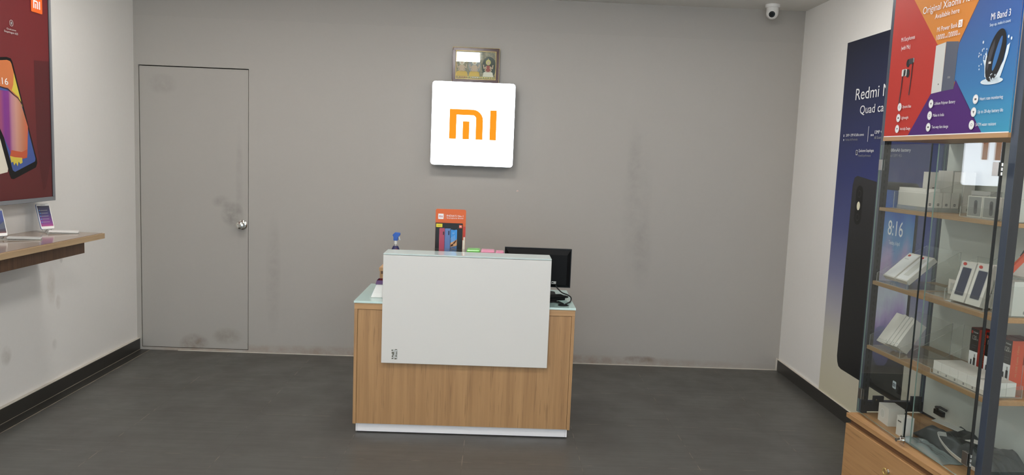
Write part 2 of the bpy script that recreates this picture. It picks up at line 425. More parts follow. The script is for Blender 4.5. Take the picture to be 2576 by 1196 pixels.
# ------------------------------------------------------------------ the room
W, H, YF = 4.8, 2.6525, -8.2
dx0, dx1, dz0, dz1 = 0.038, 0.8135, 0.023, 2.074
b = MB(); b.box(-.15, W+.15, YF-.15, .15, -.12, 0, 'floor'); struct('floor', b)
b = MB(); b.box(-.15, W+.15, YF-.15, .15, H, H+.12, 'ceiling'); struct('ceiling', b)
gx = .005
b = MB()
b.box(-.15, dx0-gx, 0, .15, 0, H, 'grey_wall'); b.box(dx1+gx*.8, W+.15, 0, .15, 0, H, 'grey_wall')
b.box(dx0-gx, dx1+gx*.8, 0, .15, dz1+.007, H, 'grey_wall'); b.box(dx0-gx, dx1+gx*.8, 0, .15, 0, dz0-.004, 'grey_wall')
b.box(dx0-gx, dx1+gx*.8, .06, .15, dz0-.004, dz1+.007, 'gap')
struct('wall_back', b)
b = MB(); b.box(-.15, 0, YF-.15, 0, 0, H, 'white_wall'); struct('wall_left', b)
b = MB(); b.box(W, W+.15, YF-.15, 0, 0, H, 'white_wall'); struct('wall_right', b)
# shopfront behind the camera: two big panes and a glazed door between piers
b = MB()
b.box(0, .35, YF-.15, YF, 0, H, 'white_wall'); b.box(W-.35, W, YF-.15, YF, 0, H, 'white_wall'); b.box(.35, W-.35, YF-.15, YF, 2.3, H, 'white_wall')
b.box(.35, W-.35, YF-.15, YF, 0, .12, 'white_wall')
struct('wall_front', b)
for k, (xa, xb) in enumerate(((.35, 1.85), (1.85, 2.95), (2.95, W-.35))):
    e = bpy.data.objects.new('window_%d' % (k+1), None); COL.objects.link(e); e.location = (xa, YF-.08, .12); e['kind'] = 'structure'
    f = MB(); w_, h_ = xb-xa, 2.18
    f.box(0, .05, -.03, .03, 0, h_, 'frame_blue'); f.box(w_-.05, w_, -.03, .03, 0, h_, 'frame_blue'); f.box(.05, w_-.05, -.03, .03, 0, .05, 'frame_blue'); f.box(.05, w_-.05, -.03, .03, h_-.05, h_, 'frame_blue')
    f.build('window_frame', e)
    g = MB(); g.box(.05, w_-.05, -.004, .004, .05, h_-.05, 'pane'); g.build('pane', e)
# skirtings
b = MB(); b.box(0, .020, YF, 0, 0, .0836, 'skirting'); b.box(0, .022, YF, 0, .0836, .087, 'putty'); struct('baseboard_left', b)
b = MB(); b.box(W-.012, W, YF, 0, 0, .0836, 'skirting'); b.box(W-.014, W, YF, 0, .0836, .087, 'putty'); struct('baseboard_right', b)
b = MB(); b.box(.020, .0235, YF, 0, 0, .0012, 'grout'); b.box(.095, .0975, YF, 0, 0, .0012, 'grout'); b.box(.0235, .095, YF, 0, 0, .0006, 'skirting'); struct('trim_1', b)
b = MB(); b.box(.3, W-.012, -.006, 0, 0, .004, 'putty'); b.box(W-.022, W-.012, -.010, 0, 0, .095, 'putty'); struct('trim_2', b)
# flush door
d = bpy.data.objects.new('door_1', None); COL.objects.link(d); d.location = (0, 0, 0); d['kind'] = 'structure'
b = MB(); b.box(dx0, dx1, .002, .04, dz0, dz1, 'door_paint'); b.build('door_leaf', d, bevel=.0015)
kb = MB(); kx, kz = .772, .957
kb.lathe([(.036, 0), (.036, .004), (.031, .009), (.012, .011), (.012, .034), (.026, .038), (.0285, .05), (.026, .064), (.015, .068), (.013, .0685), (.013, .066), (.008, .066), (.006, .071), (.0, .071)], (kx, .002, kz), (0, -1, 0), 'chrome', 28)
kb.build('door_knob', d, smooth=True, label='polished chrome round door knob')
# small chipped filler mark on the wall
b = MB(); a = Art((2.776, 0, 1.281), (1, 0, 0), (0, 0, 1), b); a.poly(ell(0, 0, .007, .005, 9), 'blemish').up().poly(ell(.001, -.001, .003, .002, 8), 'sticker_residue')
o = b.build('wall_mark', fix=False); o['kind'] = 'structure'; o.name = 'trim_3'

# ceiling lights
for i, x in enumerate((.80, 2.27, 3.95)):
    for j, y in enumerate((-1.47, -3.3, -5.1, -6.9)):
        where = ['nearest the grey back wall', 'over the open floor', 'above the photographer', 'nearest the shopfront'][j]
        side = ['left', 'middle', 'right'][i]
        t = thing('ceiling_light', 'slim white rectangular ceiling light, %s row, %s' % (side, where), 'light', (x, y, H), 0, 'rectangular ceiling lights')
        f = MB(); f.box(-.185, .185, -.14, .14, -.010, 0, 'lamp_trim'); f.build('trim', t, bevel=.003)
        g = MB(); g.box(-.155, .155, -.11, .11, -.034, -.0101, 'lamp'); g.build('diffuser', t)

# ------------------------------------------------------------------ CCTV dome on the ceiling
t = thing('security_camera', 'small white dome security camera on the ceiling in the far right corner', 'camera', (4.497, -.175, H))
b = MB(); b.lathe([(.050, 0), (.050, -.012), (.048, -.020), (.040, -.022), (.040, -.028), (0, -.028)], (0, 0, 0), (0, 0, 1), 'white_plastic', 32); b.build('mounting_ring', t, smooth=True)
b = MB()
prof = [(.040, -.020), (.0410, -.040), (.0415, -.058)] + [(.0415*math.cos(a*PI/16), -.058-.0415*math.sin(a*PI/16)) for a in range(1, 9)]
b.lathe(prof, (0, 0, 0), (0, 0, 1), 'white_plastic', 32); b.build('dome_housing', t, smooth=True)
ax = Vector((-.36, -.90, -.30)).normalized(); c = Vector((0, 0, -.060))
b = MB(); b.lathe([(.026, .026), (.026, .0395), (.0215, .0415), (.0215, .040), (0, .040)], c, ax, 'white_plastic', 28); b.build('lens_bezel', t, smooth=True)
b = MB(); b.lathe([(.0213, .0402), (.0205, .0425), (0, .0435)], c, ax, 'lens', 28)
b.build('lens', t, smooth=True)
b = MB(); aa = ax.orthogonal().normalized(); bb = ax.cross(aa)
for k in range(10):
    p = c + ax*.0427 + (aa*math.cos(k*PI/5)+bb*math.sin(k*PI/5))*.0155; b.lathe([(.0012, 0), (.0012, .0006), (0, .0008)], p, ax, 'light_grey', 8)
b.build('infrared_led', t)

# ------------------------------------------------------------------ backlit sign
t = thing('illuminated_sign', 'square white backlit wall sign with orange two-letter logo', 'sign', (2.436, 0, 1.452))
b = MB(); pts = rrect(-.295, 0, .295, .592, .022, 6)
b.prism(pts, (0, -.093, 0), (1, 0, 0), (0, 0, 1), .092, 'sign_side'); b.build('sign_case', t)
b = MB(); b.prism(rrect(-.294, .001, .294, .591, .022, 6), (0, -.1, 0), (1, 0, 0), (0, 0, 1), .0068, 'sign_face'); b.build('light_face', t)
a = Art((0, -.1, 0), (1, 0, 0), (0, 0, 1)); a.step = .001; a.mi(-.167, .1885, .335, .211, 'sign_orange')
a.mb.build('logo_letters', t, fix=False, label='glowing orange two-letter logo')

# ------------------------------------------------------------------ framed picture leaning on top of the sign
t = thing('picture_frame', 'dark wood framed devotional print leaning above the glowing sign', 'picture', (2.442, -.040, 2.0455))
tilt = math.radians(4.33); tiltz = math.radians(-.6)
t.rotation_euler = (-tilt, 0, 0)
fw, fh = .166, .247
def fr(b_, x0, z0, x1, z1, wd, y0, y1, m):
    b_.box(x0, x1, y0, y1, z0, z0+wd, m); b_.box(x0, x1, y0, y1, z1-wd, z1, m); b_.box(x0, x0+wd, y0, y1, z0+wd, z1-wd, m); b_.box(x1-wd, x1, y0, y1, z0+wd, z1-wd, m)
b = MB(); fr(b, -fw, 0, fw, fh, .023, -.012, .006, 'maroon_frame'); b.build('wooden_border', t, bevel=.003)
b = MB(); fr(b, -fw-.002, -.0, fw+.0015, fh+.0015, .0028, -.009, .004, 'gold'); b.build('outer_gilt', t)
b = MB(); fr(b, -fw+.0225, .0225, fw-.0225, fh-.0225, .0030, -.0125, .002, 'gold'); b.build('inner_gilt', t)
b = MB(); b.box(-fw+.02, fw-.02, -.003, .001, .02, fh-.02, 'deity')
a = Art((0, -.003, 0), (1, 0, 0), (0, 0, 1), b)
a.poly(ell(.095, .115, .052, .075), 'deep_green').poly(ell(-.01, .12, .045, .06), 'light_grey').up()
for cx, s_, rb, hb in ((-.10, 1.1, 'robe_yellow', 'cream'), (-.01, 1.0, 'robe_yellow', 'cream'), (.088, .95, 'cream', 'halo')):
    a.poly(ell(cx, .148, .019*s_, .021*s_), hb); a.up()
    a.poly([(cx-.040*s_, .045), (cx+.040*s_, .045), (cx+.034*s_, .075), (cx+.012*s_, .085), (cx-.012*s_, .085), (cx-.034*s_, .075)], rb)
    a.poly([(cx-.016, .078), (cx+.016, .078), (cx+.013, .125), (cx-.013, .125)], 'robe_red' if cx > 0.02 else 'skin_daub')
    a.up().poly(ell(cx, .143, .009, .012), 'skin_daub')
    for sgn in (-1, 1):
        a.stroke([(cx+sgn*.012, .118), (cx+sgn*.030, .103), (cx+sgn*.034, .130)], .007, 'skin_daub')
        a.stroke([(cx+sgn*.012, .11), (cx+sgn*.024, .09), (cx+sgn*.010, .082)], .006, 'skin_daub')
    a.poly([(cx-.006, .158), (cx+.006, .158), (cx, .178)], 'halo')
a.rect(-.135, .032, .135, .043, 'halo').up().rect(-.03, .034, .025, .042, 'cream').rect(-.12, .034, -.06, .040, 'orange_cloth')
for k in range(16): a.poly(ell(-.13+.017*k, .037, .004, .003, 7), 'deep_green' if k % 2 else 'robe_red')
b.build('devotional_print', t, fix=False)
b = MB(); b.box(-fw+.022, fw-.022, -.0075, -.006, .022, fh-.022, 'glass'); b.build('front_glass', t)
b = MB(); b.tube([(-.008, 0, fh), (-.008, 0, fh+.006), (0, 0, fh+.009), (.008, 0, fh+.006), (.008, 0, fh)], .0012, 'steel', 6); b.build('hanging_loop', t)

# ------------------------------------------------------------------ reception counter
X0, X1, Yf, Yb = 1.886, 3.070, -1.561, -1.030
t = thing('reception_counter', 'oak laminate shop counter with white front panel and aqua glass top', 'counter', ((X0+X1)/2, Yf, 0))
ox = (X0+X1)/2; hw = (X1-X0)/2; dp = Yb-Yf
b = MB(); b.box(-hw+.012, hw-.012, .022, dp-.02, .006, .054, 'white_plinth')
b.box(-hw+.012, -hw+.0135, .0205, .022, .006, .054, 'gap'); b.box(-hw+.022, -hw+.0228, .0214, .022, .006, .054, 'light_grey'); b.box(hw-.0228, hw-.022, .0214, .022, .006, .054, 'light_grey')
b.build('plinth', t, bevel=.001)
b = MB(); b.box(-hw+.02, hw-.02, .03, dp-.03, 0, .0062, 'black'); b.build('plinth_foot', t)
b = MB(); b.box(-hw+.019, hw-.019, .004, .018, .056, .6865, 'counter_wood'); b.build('front_board', t)
for sx in (-1, 1):
    b = MB(); xa, xb = (-hw, -hw+.0175) if sx < 0 else (hw-.0175, hw)
    b.box(xa, xb, 0, dp, .054, .688, 'counter_wood'); b.build('side_board', t, bevel=.0012)
b = MB(); b.box(-hw+.018, hw-.018, dp-.02, dp-.005, .06, .688, 'counter_wood'); b.build('back_board', t)
b = MB(); b.box(-hw, hw, 0, dp, .6885, .722, 'counter_edge'); b.build('top_board', t, bevel=.0012)
b = MB(); b.box(-hw-.003, hw+.003, -.006, dp+.012, .7225, .7345, 'top_glass', {'-y': 'top_edge', '-x': 'top_edge', '+x': 'top_edge'}); b.build('glass_top', t, bevel=.002, label='aqua back-painted glass counter top')
# white raised front panel
pa, pb = 2.038-ox, 2.929-ox
b = MB(); b.box(pa, pb, -.024, -.0005, .405, .990, 'white_lam'); b.build('front_panel', t, bevel=.0015, label='large blank white gloss front panel')
b = MB(); b.box(pa+.002, pb-.002, -.0005, .145, .968, .990, 'white_lam'); b.box(pa+.30, pa+.318, -.0005, .14, .7346, .968, 'white_lam'); b.box(pb-.318, pb-.30, -.0005, .14, .7346, .968, 'white_lam'); b.box(pa+.002, pb-.002, -.0004, .004, .7346, .968, 'white_lam'); b.build('raised_ledge', t, bevel=.001)
b = MB(); b.box(pa, pb, -.024, .148, .9915, .9985, 'ledge_glass'); b.build('ledge_glass', t, bevel=.001)
# scraps of a torn sticker at the panel's lower left
b = MB(); a = Art((2.093-ox, -.024, .425), (1, 0, 0), (0, 0, 1), b)
a.rect(.001, .002, .032, .056, 'pale_grey').up()
rr = random.Random(4)
for (x, z, w_, h_) in ((0, .047, .006, .008), (.018, .054, .010, .004), (.0, .033, .014, .008), (.005, .024, .008, .009), (.001, .014, .008, .008), (.0, .003, .010, .006), (.024, .028, .005, .018), (.022, .016, .006, .010), (.016, .001, .012, .007)):
    a.poly([(x+rr.uniform(-.001, .001), z), (x+w_, z+rr.uniform(-.001, .002)), (x+w_+rr.uniform(-.003, .001), z+h_), (x+rr.uniform(0, .002), z+h_*.9)], 'sticker_residue')
b.build('sticker_residue', t, fix=False, label='dark scraps of a torn sticker')

# wooden riser on the counter behind the panel
t = thing('wooden_riser', 'low wooden riser box on the counter behind the white panel', 'box', (2.33, -1.14, .7347))
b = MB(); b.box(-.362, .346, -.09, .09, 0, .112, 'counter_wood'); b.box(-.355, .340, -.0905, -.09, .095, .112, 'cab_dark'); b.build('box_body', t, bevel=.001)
b = MB(); b.box(-.366, .349, -.094, .094, .1122, .132, 'counter_edge'); b.build('box_lid', t, bevel=.001)
TOP = .7347+.132+.0003
# spray bottle
t = thing('spray_bottle', 'clear spray bottle with blue trigger head and navy label', 'bottle', (2.067, -1.32, .7347))
b = MB(); b.lathe([(.034, 0), (.036, .006), (.036, .190), (.034, .210), (.025, .245), (.0130, .274), (.0075, .280), (.0070, .302), (0, .302)], (0, 0, 0), (0, 0, 1), 'acrylic', 28); b.build('bottle_body', t, smooth=True)
b = MB(); b.lathe([(.0365, .05), (.0365, .190), (.0345, .212), (.0258, .245), (.0150, .270), (.0140, .272)], (0, 0, 0), (0, 0, 1), 'label_navy', 28)
a = Art((0, -.0235, .255), (1, 0, .0), (0, .35, 1), b); a.k = 6; a.ring(.008, -.002, .004, .007, 'dark_red', 14)
b.build('label_sleeve', t, smooth=True)
b = MB(); b.tube([(0, 0, .01), (0, 0, .30)], .002, 'white_plastic', 6); b.build('dip_tube', t)
b = MB(); b.lathe([(.0075, .283), (.0075, .305)], (0, 0, 0), (0, 0, 1), 'white_plastic', 16)
b.build('neck_collar', t, smooth=True)
b = MB(); xz = [(-.012, .303), (.0125, .303), (.0125, .318), (.017, .327), (.0245, .333), (.0245, .347), (-.004, .349), (-.017, .336), (-.0165, .330), (-.012, .324)]
b.prism(xz, (0, -.012, 0), (1, 0, 0), (0, 0, 1), .024, 'bottle_blue'); b.build('trigger_head', t, bevel=.0025, label='blue plastic trigger head')
b = MB(); b.tube([(.013, 0, .326), (.019, 0, .321), (.021, 0, .312), (.024, 0, .306)], [.0035, .003, .0025, .002], 'water', 8); b.build('trigger', t, smooth=True)

# leaflet stand: orange card, black leaflet in front, acrylic pocket
t = thing('leaflet_stand', 'orange header card stand holding a black smartphone leaflet', 'display stand', (2.362, -1.155, TOP), math.radians(1.5))
b = MB(); b.prism(rrect(-.088, 0, .088, .346, .010, 4), (0, 0, 0), (1, 0, 0), (0, 0, 1), .003, 'orange_card')
a = Art((0, 0, 0), (1, 0, 0), (0, 0, 1), b)
a.rect(-.073, .287, -.042, .318, 'white', .002).rect(-.034, .286, -.0335, .317, 'white').up(); a.mi(-.067, .296, .019, .012, 'red_print')
a.text("INDIA'S No.1", -.024, .302, .0115, 'white', .096); a.text('Smartphone Brand', -.024, .291, .0075, 'white', .096)
a.rect(.075, .0, .0875, .246, 'carton_red').up().rect(.077, 0, .0865, .185, 'cream')
b.build('header_card', t, fix=False)
b = MB(); b.box(-.087, .071, -.008, -.0035, .002, .265, 'black')
a = Art((0, -.008, 0), (1, 0, 0), (0, 0, 1), b)
a.rect(-.083, .240, -.047, .260, 'yellow').rect(.050, .238, .067, .256, 'carton_orange').up(); a.text('POCO', -.075, .247, .005, 'black', .018); a.mi(.053, .243, .011, .008, 'white')
a.rect(-.064, .095, -.030, .235, 'pink_phone', .006).rect(-.034, .092, .004, .234, 'blue_phone', .006).up()
a.rect(-.042, .195, -.036, .215, 'black', .002).rect(-.012, .195, -.005, .220, 'navy', .002).up()
a.rect(0, .092, .042, .232, 'black', .006).up().rect(.0025, .096, .0395, .228, 'sky_blue', .004).rect(.0025, .096, .0395, .135, 'sand', .004).up()
a.poly([(.0025, .15), (.02, .158), (.0395, .172), (.0395, .135), (.0025, .125)], 'sand').poly([(.003, .128), (.02, .134), (.018, .146), (.006, .14)], 'maroon_frame').poly([(.018, .148), (.036, .17), (.036, .158), (.022, .142)], 'maroon_frame')
for q in range(4): a.stroke([(.008+.006*q, .150+.005*q), (.003+.007*q, .178+.006*q)], .0012, 'water')
a.text('17', .015, .202, .009, 'water').rect(.012, .226, .030, .2295, 'black').rect(-.087, .045, .071, .09, 'slate', 0)
b.build('leaflet', t, fix=False, label='black leaflet picturing three smartphones')
b = MB()
b.box(-.092, .092, -.032, -.030, 0, .118, 'acrylic', {'+z': 'acrylic_edge', '-x': 'acrylic_edge', '+x': 'acrylic_edge'}); b.box(-.092, -.090, -.030, 0, 0, .118, 'acrylic', {'-y': 'acrylic_edge', '+z': 'acrylic_edge'}); b.box(.090, .092, -.030, 0, 0, .118, 'acrylic', {'-y': 'acrylic_edge', '+z': 'acrylic_edge'})
b.box(-.092, .092, -.03, .006, 0, .002, 'acrylic'); b.build('acrylic_pocket', t)
b = MB(); b.box(.073, .087, -.028, -.012, .003, .168, 'cream'); b.build('leaflet_stack', t)

# green and pink boxes
def lidbox(name, label, cat, x, y, w_, d_, h_, m):
    t_ = thing(name, label, cat, (x, y, TOP))
    b_ = MB(); b_.box(-w_/2+.002, w_/2-.002, -d_/2+.002, d_/2-.002, 0, h_*.72, m); b_.build('box_body', t_, bevel=.004)
    b_ = MB(); b_.box(-w_/2, w_/2, -d_/2, d_/2, h_*.72+.0003, h_, m); b_.build('box_lid', t_, bevel=.007)
    return t_
lidbox('plastic_box', 'bright green lidded plastic box beside the leaflet stand', 'box', 2.50, -1.135, .078, .10, .116, 'green_acrylic')
lidbox('plastic_box', 'larger pink lidded plastic box between the green box and monitor', 'box', 2.585, -1.135, .080, .10, .113, 'pink_acrylic')
lidbox('plastic_box', 'small pink lidded plastic box touching the black monitor', 'box', 2.655, -1.130, .050, .09, .108, 'pink_acrylic')

# sloped white tray with purple rim at the left
t = thing('tester_tray', 'white sloping tray with purple top rim, left of the white panel', 'tray', (2.045, -1.418, .7347))
def frus(b_, x0, x1, y0, y1, z0, X0_, X1_, Y0_, Y1_, z1, m, sides=None):
    vs = [(x0, y0, z0), (x1, y0, z0), (x1, y1, z0), (x0, y1, z0), (X0_, Y0_, z1), (X1_, Y0_, z1), (X1_, Y1_, z1), (X0_, Y1_, z1)]
    F = {'-z': (0, 3, 2, 1), '+z': (4, 5, 6, 7), '-y': (0, 1, 5, 4), '+x': (1, 2, 6, 5), '+y': (2, 3, 7, 6), '-x': (3, 0, 4, 7)}
    for k, f in F.items():
        mm = (sides or {}).get(k, m)
        if mm is not None: b_.add([vs[i] for i in f], [(0, 1, 2, 3)], mm)
fl('sky_tray', (168, 196, 226), .25)
b = MB(); frus(b, -.090, .085, -.050, .052, 0, -.062, .085, -.030, .040, .072, 'white_plastic', {'-x': 'sky_tray'}); b.build('tray_body', t, bevel=.003)
b = MB()
fr2 = [(-.064, -.058), (.087, .09)]
frus(b, -.066, .086, -.034, .044, .0722, -.060, .086, -.030, .040, .094, 'purple', {'+z': None}); frus(b, -.055, .083, -.025, .036, .080, -.056, .083, -.026, .036, .0935, 'dark_red', {'+z': None})
b.build('purple_rim', t, label='purple rim with open top')

# monitor seen from behind
t = thing('computer_monitor', 'black flat monitor seen from behind on the counter right end', 'monitor', (2.878, -1.20, .7347), math.radians(-1.0))
hx, z0_, z1_ = .1945, .048, .275
b = MB(); b.box(-hx, hx, -.004, .016, z0_, z1_, 'gloss_black')
frus(b, -hx+.004, hx-.004, -.004, -.003, z0_+.004, -hx+.004, hx-.004, -.004, -.0035, z1_-.004, 'matt_black')
b.build('screen_housing', t, bevel=.003)
b = MB(); o_ = [(-hx+.006, z0_+.006), (hx-.006, z0_+.006), (hx-.006, z1_-.006), (-hx+.006, z1_-.006)]; i_ = [(-hx+.05, z0_+.02), (hx-.025, z0_+.015), (hx-.025, z1_-.035), (-hx+.025, z1_-.035)]
vs = [(p[0], -.0042, p[1]) for p in o_]+[(p[0], -.014, p[1]) for p in i_]
b.add(vs, [(0, 1, 5, 4), (1, 2, 6, 5), (2, 3, 7, 6), (3, 0, 4, 7), (4, 5, 6, 7)], 'matt_black'); b.build('rear_cover', t, bevel=.002)
b = MB(); a = Art((.087, -.012, .072), (1, 0, -.02), (0, 0, 1), b); a.k = 30
b.box(.084, .110, -.0165, -.0145, .070, .085, 'pale_grey'); b.box(.086, .095, -.0168, -.0165, .074, .081, 'black'); b.build('inspection_sticker', t, label='small white inspection sticker')
b = MB(); b.box(-.03, .03, -.022, .0, .012, .10, 'matt_black'); b.build('stand_neck', t, bevel=.003)
b = MB(); b.prism(rrect(-.11, -.075, .11, .075, .03, 5), (0, 0, .012), (1, 0, 0), (0, 1, 0), .0118, 'matt_black'); b.build('stand_base', t)
# adapter, cables, grommet
t = thing('power_adapter', 'black power adapter lying below the monitor corner', 'adapter', (2.972, -1.335, .7347), .35)
b = MB(); b.box(-.055, .055, -.03, .03, 0, .026, 'matt_black'); b.build('adapter_body', t, bevel=.004)
b = MB(); b.tube([(.055, 0, .014), (.07, 0, .014), (.085, -.004, .013)], [.009, .008, .004], 'matt_black', 10); b.build('plug', t, smooth=True)
b = MB()
def bez(pts, n=10):
    out = []; P_ = [Vector(p) for p in pts]
    P_ = [P_[0]*2-P_[1]]+P_+[P_[-1]*2-P_[-2]]
    for i in range(1, len(P_)-2):
        for k in range(n):
            s_ = k/n; p0, p1, p2, p3 = P_[i-1:i+3]
            out.append(.5*((2*p1)+(p2-p0)*s_+(2*p0-5*p1+4*p2-p3)*s_*s_+(3*p1-p0-3*p2+p3)*s_**3))
    out.append(P_[-2]); return out
b.tube(bez([(2.985, -1.236, .80), (2.995, -1.24, .785), (3.02, -1.27, .765), (3.050, -1.295, .757), (3.066, -1.34, .750), (3.058, -1.40, .7395), (3.035, -1.455, .7395), (3.024, -1.485, .7405)]), .0038, 'rubber', 8)
tag(b.build('power_cable', smooth=True), 'black cable looping down at the far right of the counter', 'cable', 'black cables on the counter')
b = MB(); b.tube(bez([(2.935, -1.395, .7392), (2.965, -1.39, .7392), (2.99, -1.415, .7392), (3.005, -1.45, .739), (3.012, -1.485, .7405)]), .0036, 'rubber', 8)
tag(b.build('power_cable', smooth=True), 'short black cable curving from the white panel to the cable hole', 'cable', 'black cables on the counter')
b = MB(); b.tube(bez([(2.94, -1.44, .7388), (2.965, -1.43, .7388), (2.985, -1.45, .7388), (2.998, -1.485, .7400)]), .003, 'rubber', 8)
tag(b.build('power_cable', smooth=True), 'thin black cable nearest the white panel edge on the counter', 'cable', 'black cables on the counter')
b = MB(); b.lathe([(.030, 0), (.030, .0015), (.024, .0020), (.024, .0005), (0, .0005)], (3.010, -1.495, .7346), (0, 0, 1), 'black', 24)
tag(b.build('cable_grommet', smooth=True), 'flat black round cable hole cover in the glass counter top', 'grommet')
t = thing('usb_hub', 'small black connector block beside the white panel on the counter', 'connector', (2.958, -1.415, .7347), .2)
b = MB(); b.box(-.02, .02, -.012, .012, 0, .016, 'matt_black'); b.build('connector_body', t, bevel=.002)
b = MB(); b.box(.0202, .026, -.006, .006, .005, .011, 'steel'); b.build('metal_plug', t)

# ------------------------------------------------------------------ left wall: light box, display table, phones
t = thing('poster_display', 'large grey framed red smartphone poster on the left wall', 'poster', (0, -1.213, 1.184))
LY0, LY1 = -2.35, -1.213; zt = 2.60
def wy(y): return y+1.213
def wz(z): return z-1.184
b = MB(); b.box(.001, .112, wy(LY0), 0, 0, wz(zt), 'mount_grey'); b.build('case', t, bevel=.002)
b = MB(); fwd = .022
b.box(.112, .122, wy(LY0), 0, 0, fwd, 'mount_grey'); b.box(.112, .122, wy(LY0), 0, wz(zt)-fwd, wz(zt), 'mount_grey'); b.box(.112, .122, -fwd*.62, 0, fwd, wz(zt)-fwd, 'mount_grey'); b.box(.112, .122, wy(LY0), wy(LY0)+fwd, fwd, wz(zt)-fwd, 'mount_grey')
b.build('snap_frame', t, bevel=.002)
b = MB(); b.box(.112, .114, wy(LY0)+fwd, -fwd*.62, fwd, wz(zt)-fwd, 'red_poster')
b.box(.114, .1145, -fwd*.62-.005, -fwd*.62, fwd, wz(zt)-fwd, 'black')
a = Art((.114, 0, -1.184), (0, 1, 0), (0, 0, 1), b)
o2 = 1.213
def Q(pts): return [(p[0]+o2, p[1]) for p in pts]
a.poly(Q([(-1.37, 1.946), (-1.222, 1.957), (-1.225, 1.45), (-1.29, 1.26), (-1.315, 1.243), (-1.335, 1.33), (-1.365, 1.5)]), 'poster_shade').up()
a.poly(Q([(-1.235, 1.60), (-1.225, 1.45), (-1.29, 1.26), (-1.33, 1.3), (-1.34, 1.42), (-1.30, 1.5)]), 'maroon_frame') if False else None
# white rear phone
a.poly(Q([(-2.0, 1.3), (-1.62, 1.352), (-1.605, 1.40), (-1.665, 1.62), (-2.0, 1.62)]), 'cream').up()
# black phone outline (tilted), slab rounded
ph = [(-2.05, 1.87), (-1.60, 1.935), (-1.566, 1.932), (-1.553, 1.915), (-1.369, 1.415), (-1.366, 1.395), (-1.380, 1.372), (-1.57, 1.315), (-1.592, 1.318), (-1.606, 1.345), (-1.70, 1.60), (-2.1, 1.5)]
a.poly(Q(ph), 'gloss_black').up()
scr = [(-2.0, 1.86), (-1.60, 1.920), (-1.575, 1.917), (-1.564, 1.905), (-1.381, 1.420), (-1.386, 1.405), (-1.56, 1.352), (-1.578, 1.36), (-1.69, 1.66), (-2.0, 1.6)]
fl('screen_blue', (62, 84, 146)); fl('screen_orange', (196, 112, 62)); fl('screen_yellow', (206, 186, 70)); fl('screen_red', (188, 84, 50))
a.poly(Q(scr), 'screen_blue').up()
a.poly(Q([(-2.0, 1.76), (-1.59, 1.765), (-1.51, 1.74), (-1.44, 1.59), (-1.452, 1.44), (-1.50, 1.425), (-1.585, 1.44), (-1.70, 1.62), (-2.0, 1.6)]), 'multicolour_screen').up()
a.poly(Q([(-1.585, 1.465), (-1.50, 1.455), (-1.45, 1.47), (-1.456, 1.425), (-1.52, 1.415), (-1.60, 1.43)]), 'screen_red').up()
a.poly(Q([(-2.0, 1.86), (-1.60, 1.920), (-1.575, 1.917), (-1.564, 1.905), (-1.483, 1.69), (-1.49, 1.70), (-1.50, 1.735), (-1.52, 1.74), (-1.555, 1.755), (-1.60, 1.78), (-2.0, 1.78)]), 'screen_orange').up()
a.poly(Q([(-1.548, 1.862), (-1.525, 1.80), (-1.483, 1.69), (-1.489, 1.698), (-1.495, 1.72), (-1.507, 1.715), (-1.512, 1.74), (-1.535, 1.75), (-1.57, 1.77), (-1.555, 1.80)]), 'screen_yellow')
a.poly(Q([(-1.60, 1.435), (-1.56, 1.428), (-1.50, 1.425), (-1.497, 1.40), (-1.515, 1.392), (-1.53, 1.405), (-1.54, 1.38), (-1.552, 1.40), (-1.568, 1.385), (-1.575, 1.405), (-1.59, 1.40)]), 'screen_yellow').up()
a.stroke(Q([(-1.70, 1.785), (-1.60, 1.775), (-1.56, 1.752), (-1.52, 1.735), (-1.48, 1.70)]), .005, 'maroon_frame')
a.text('8:16', -1.70+o2, 1.795, .035, 'white', .105, slant=-.1)
a.rect(-1.386+o2, 2.201, -1.286+o2, 2.30, 'orange_print', .006).up().mi(-1.366+o2, 2.222, .060, .042, 'white')
a.ring(-1.556+o2, 2.11, .014, .016, 'pale_grey', 14).rect(-1.562+o2, 2.103, -1.55+o2, 2.117, 'light_grey')
a.text('Qualcomm', -1.595+o2, 2.074, .008, 'pale_grey', .075); a.text('Snapdragon 625', -1.615+o2, 2.058, .010, 'pale_grey', .11)
b.build('printed_poster', t, fix=False, label='red poster print with tilted smartphone')

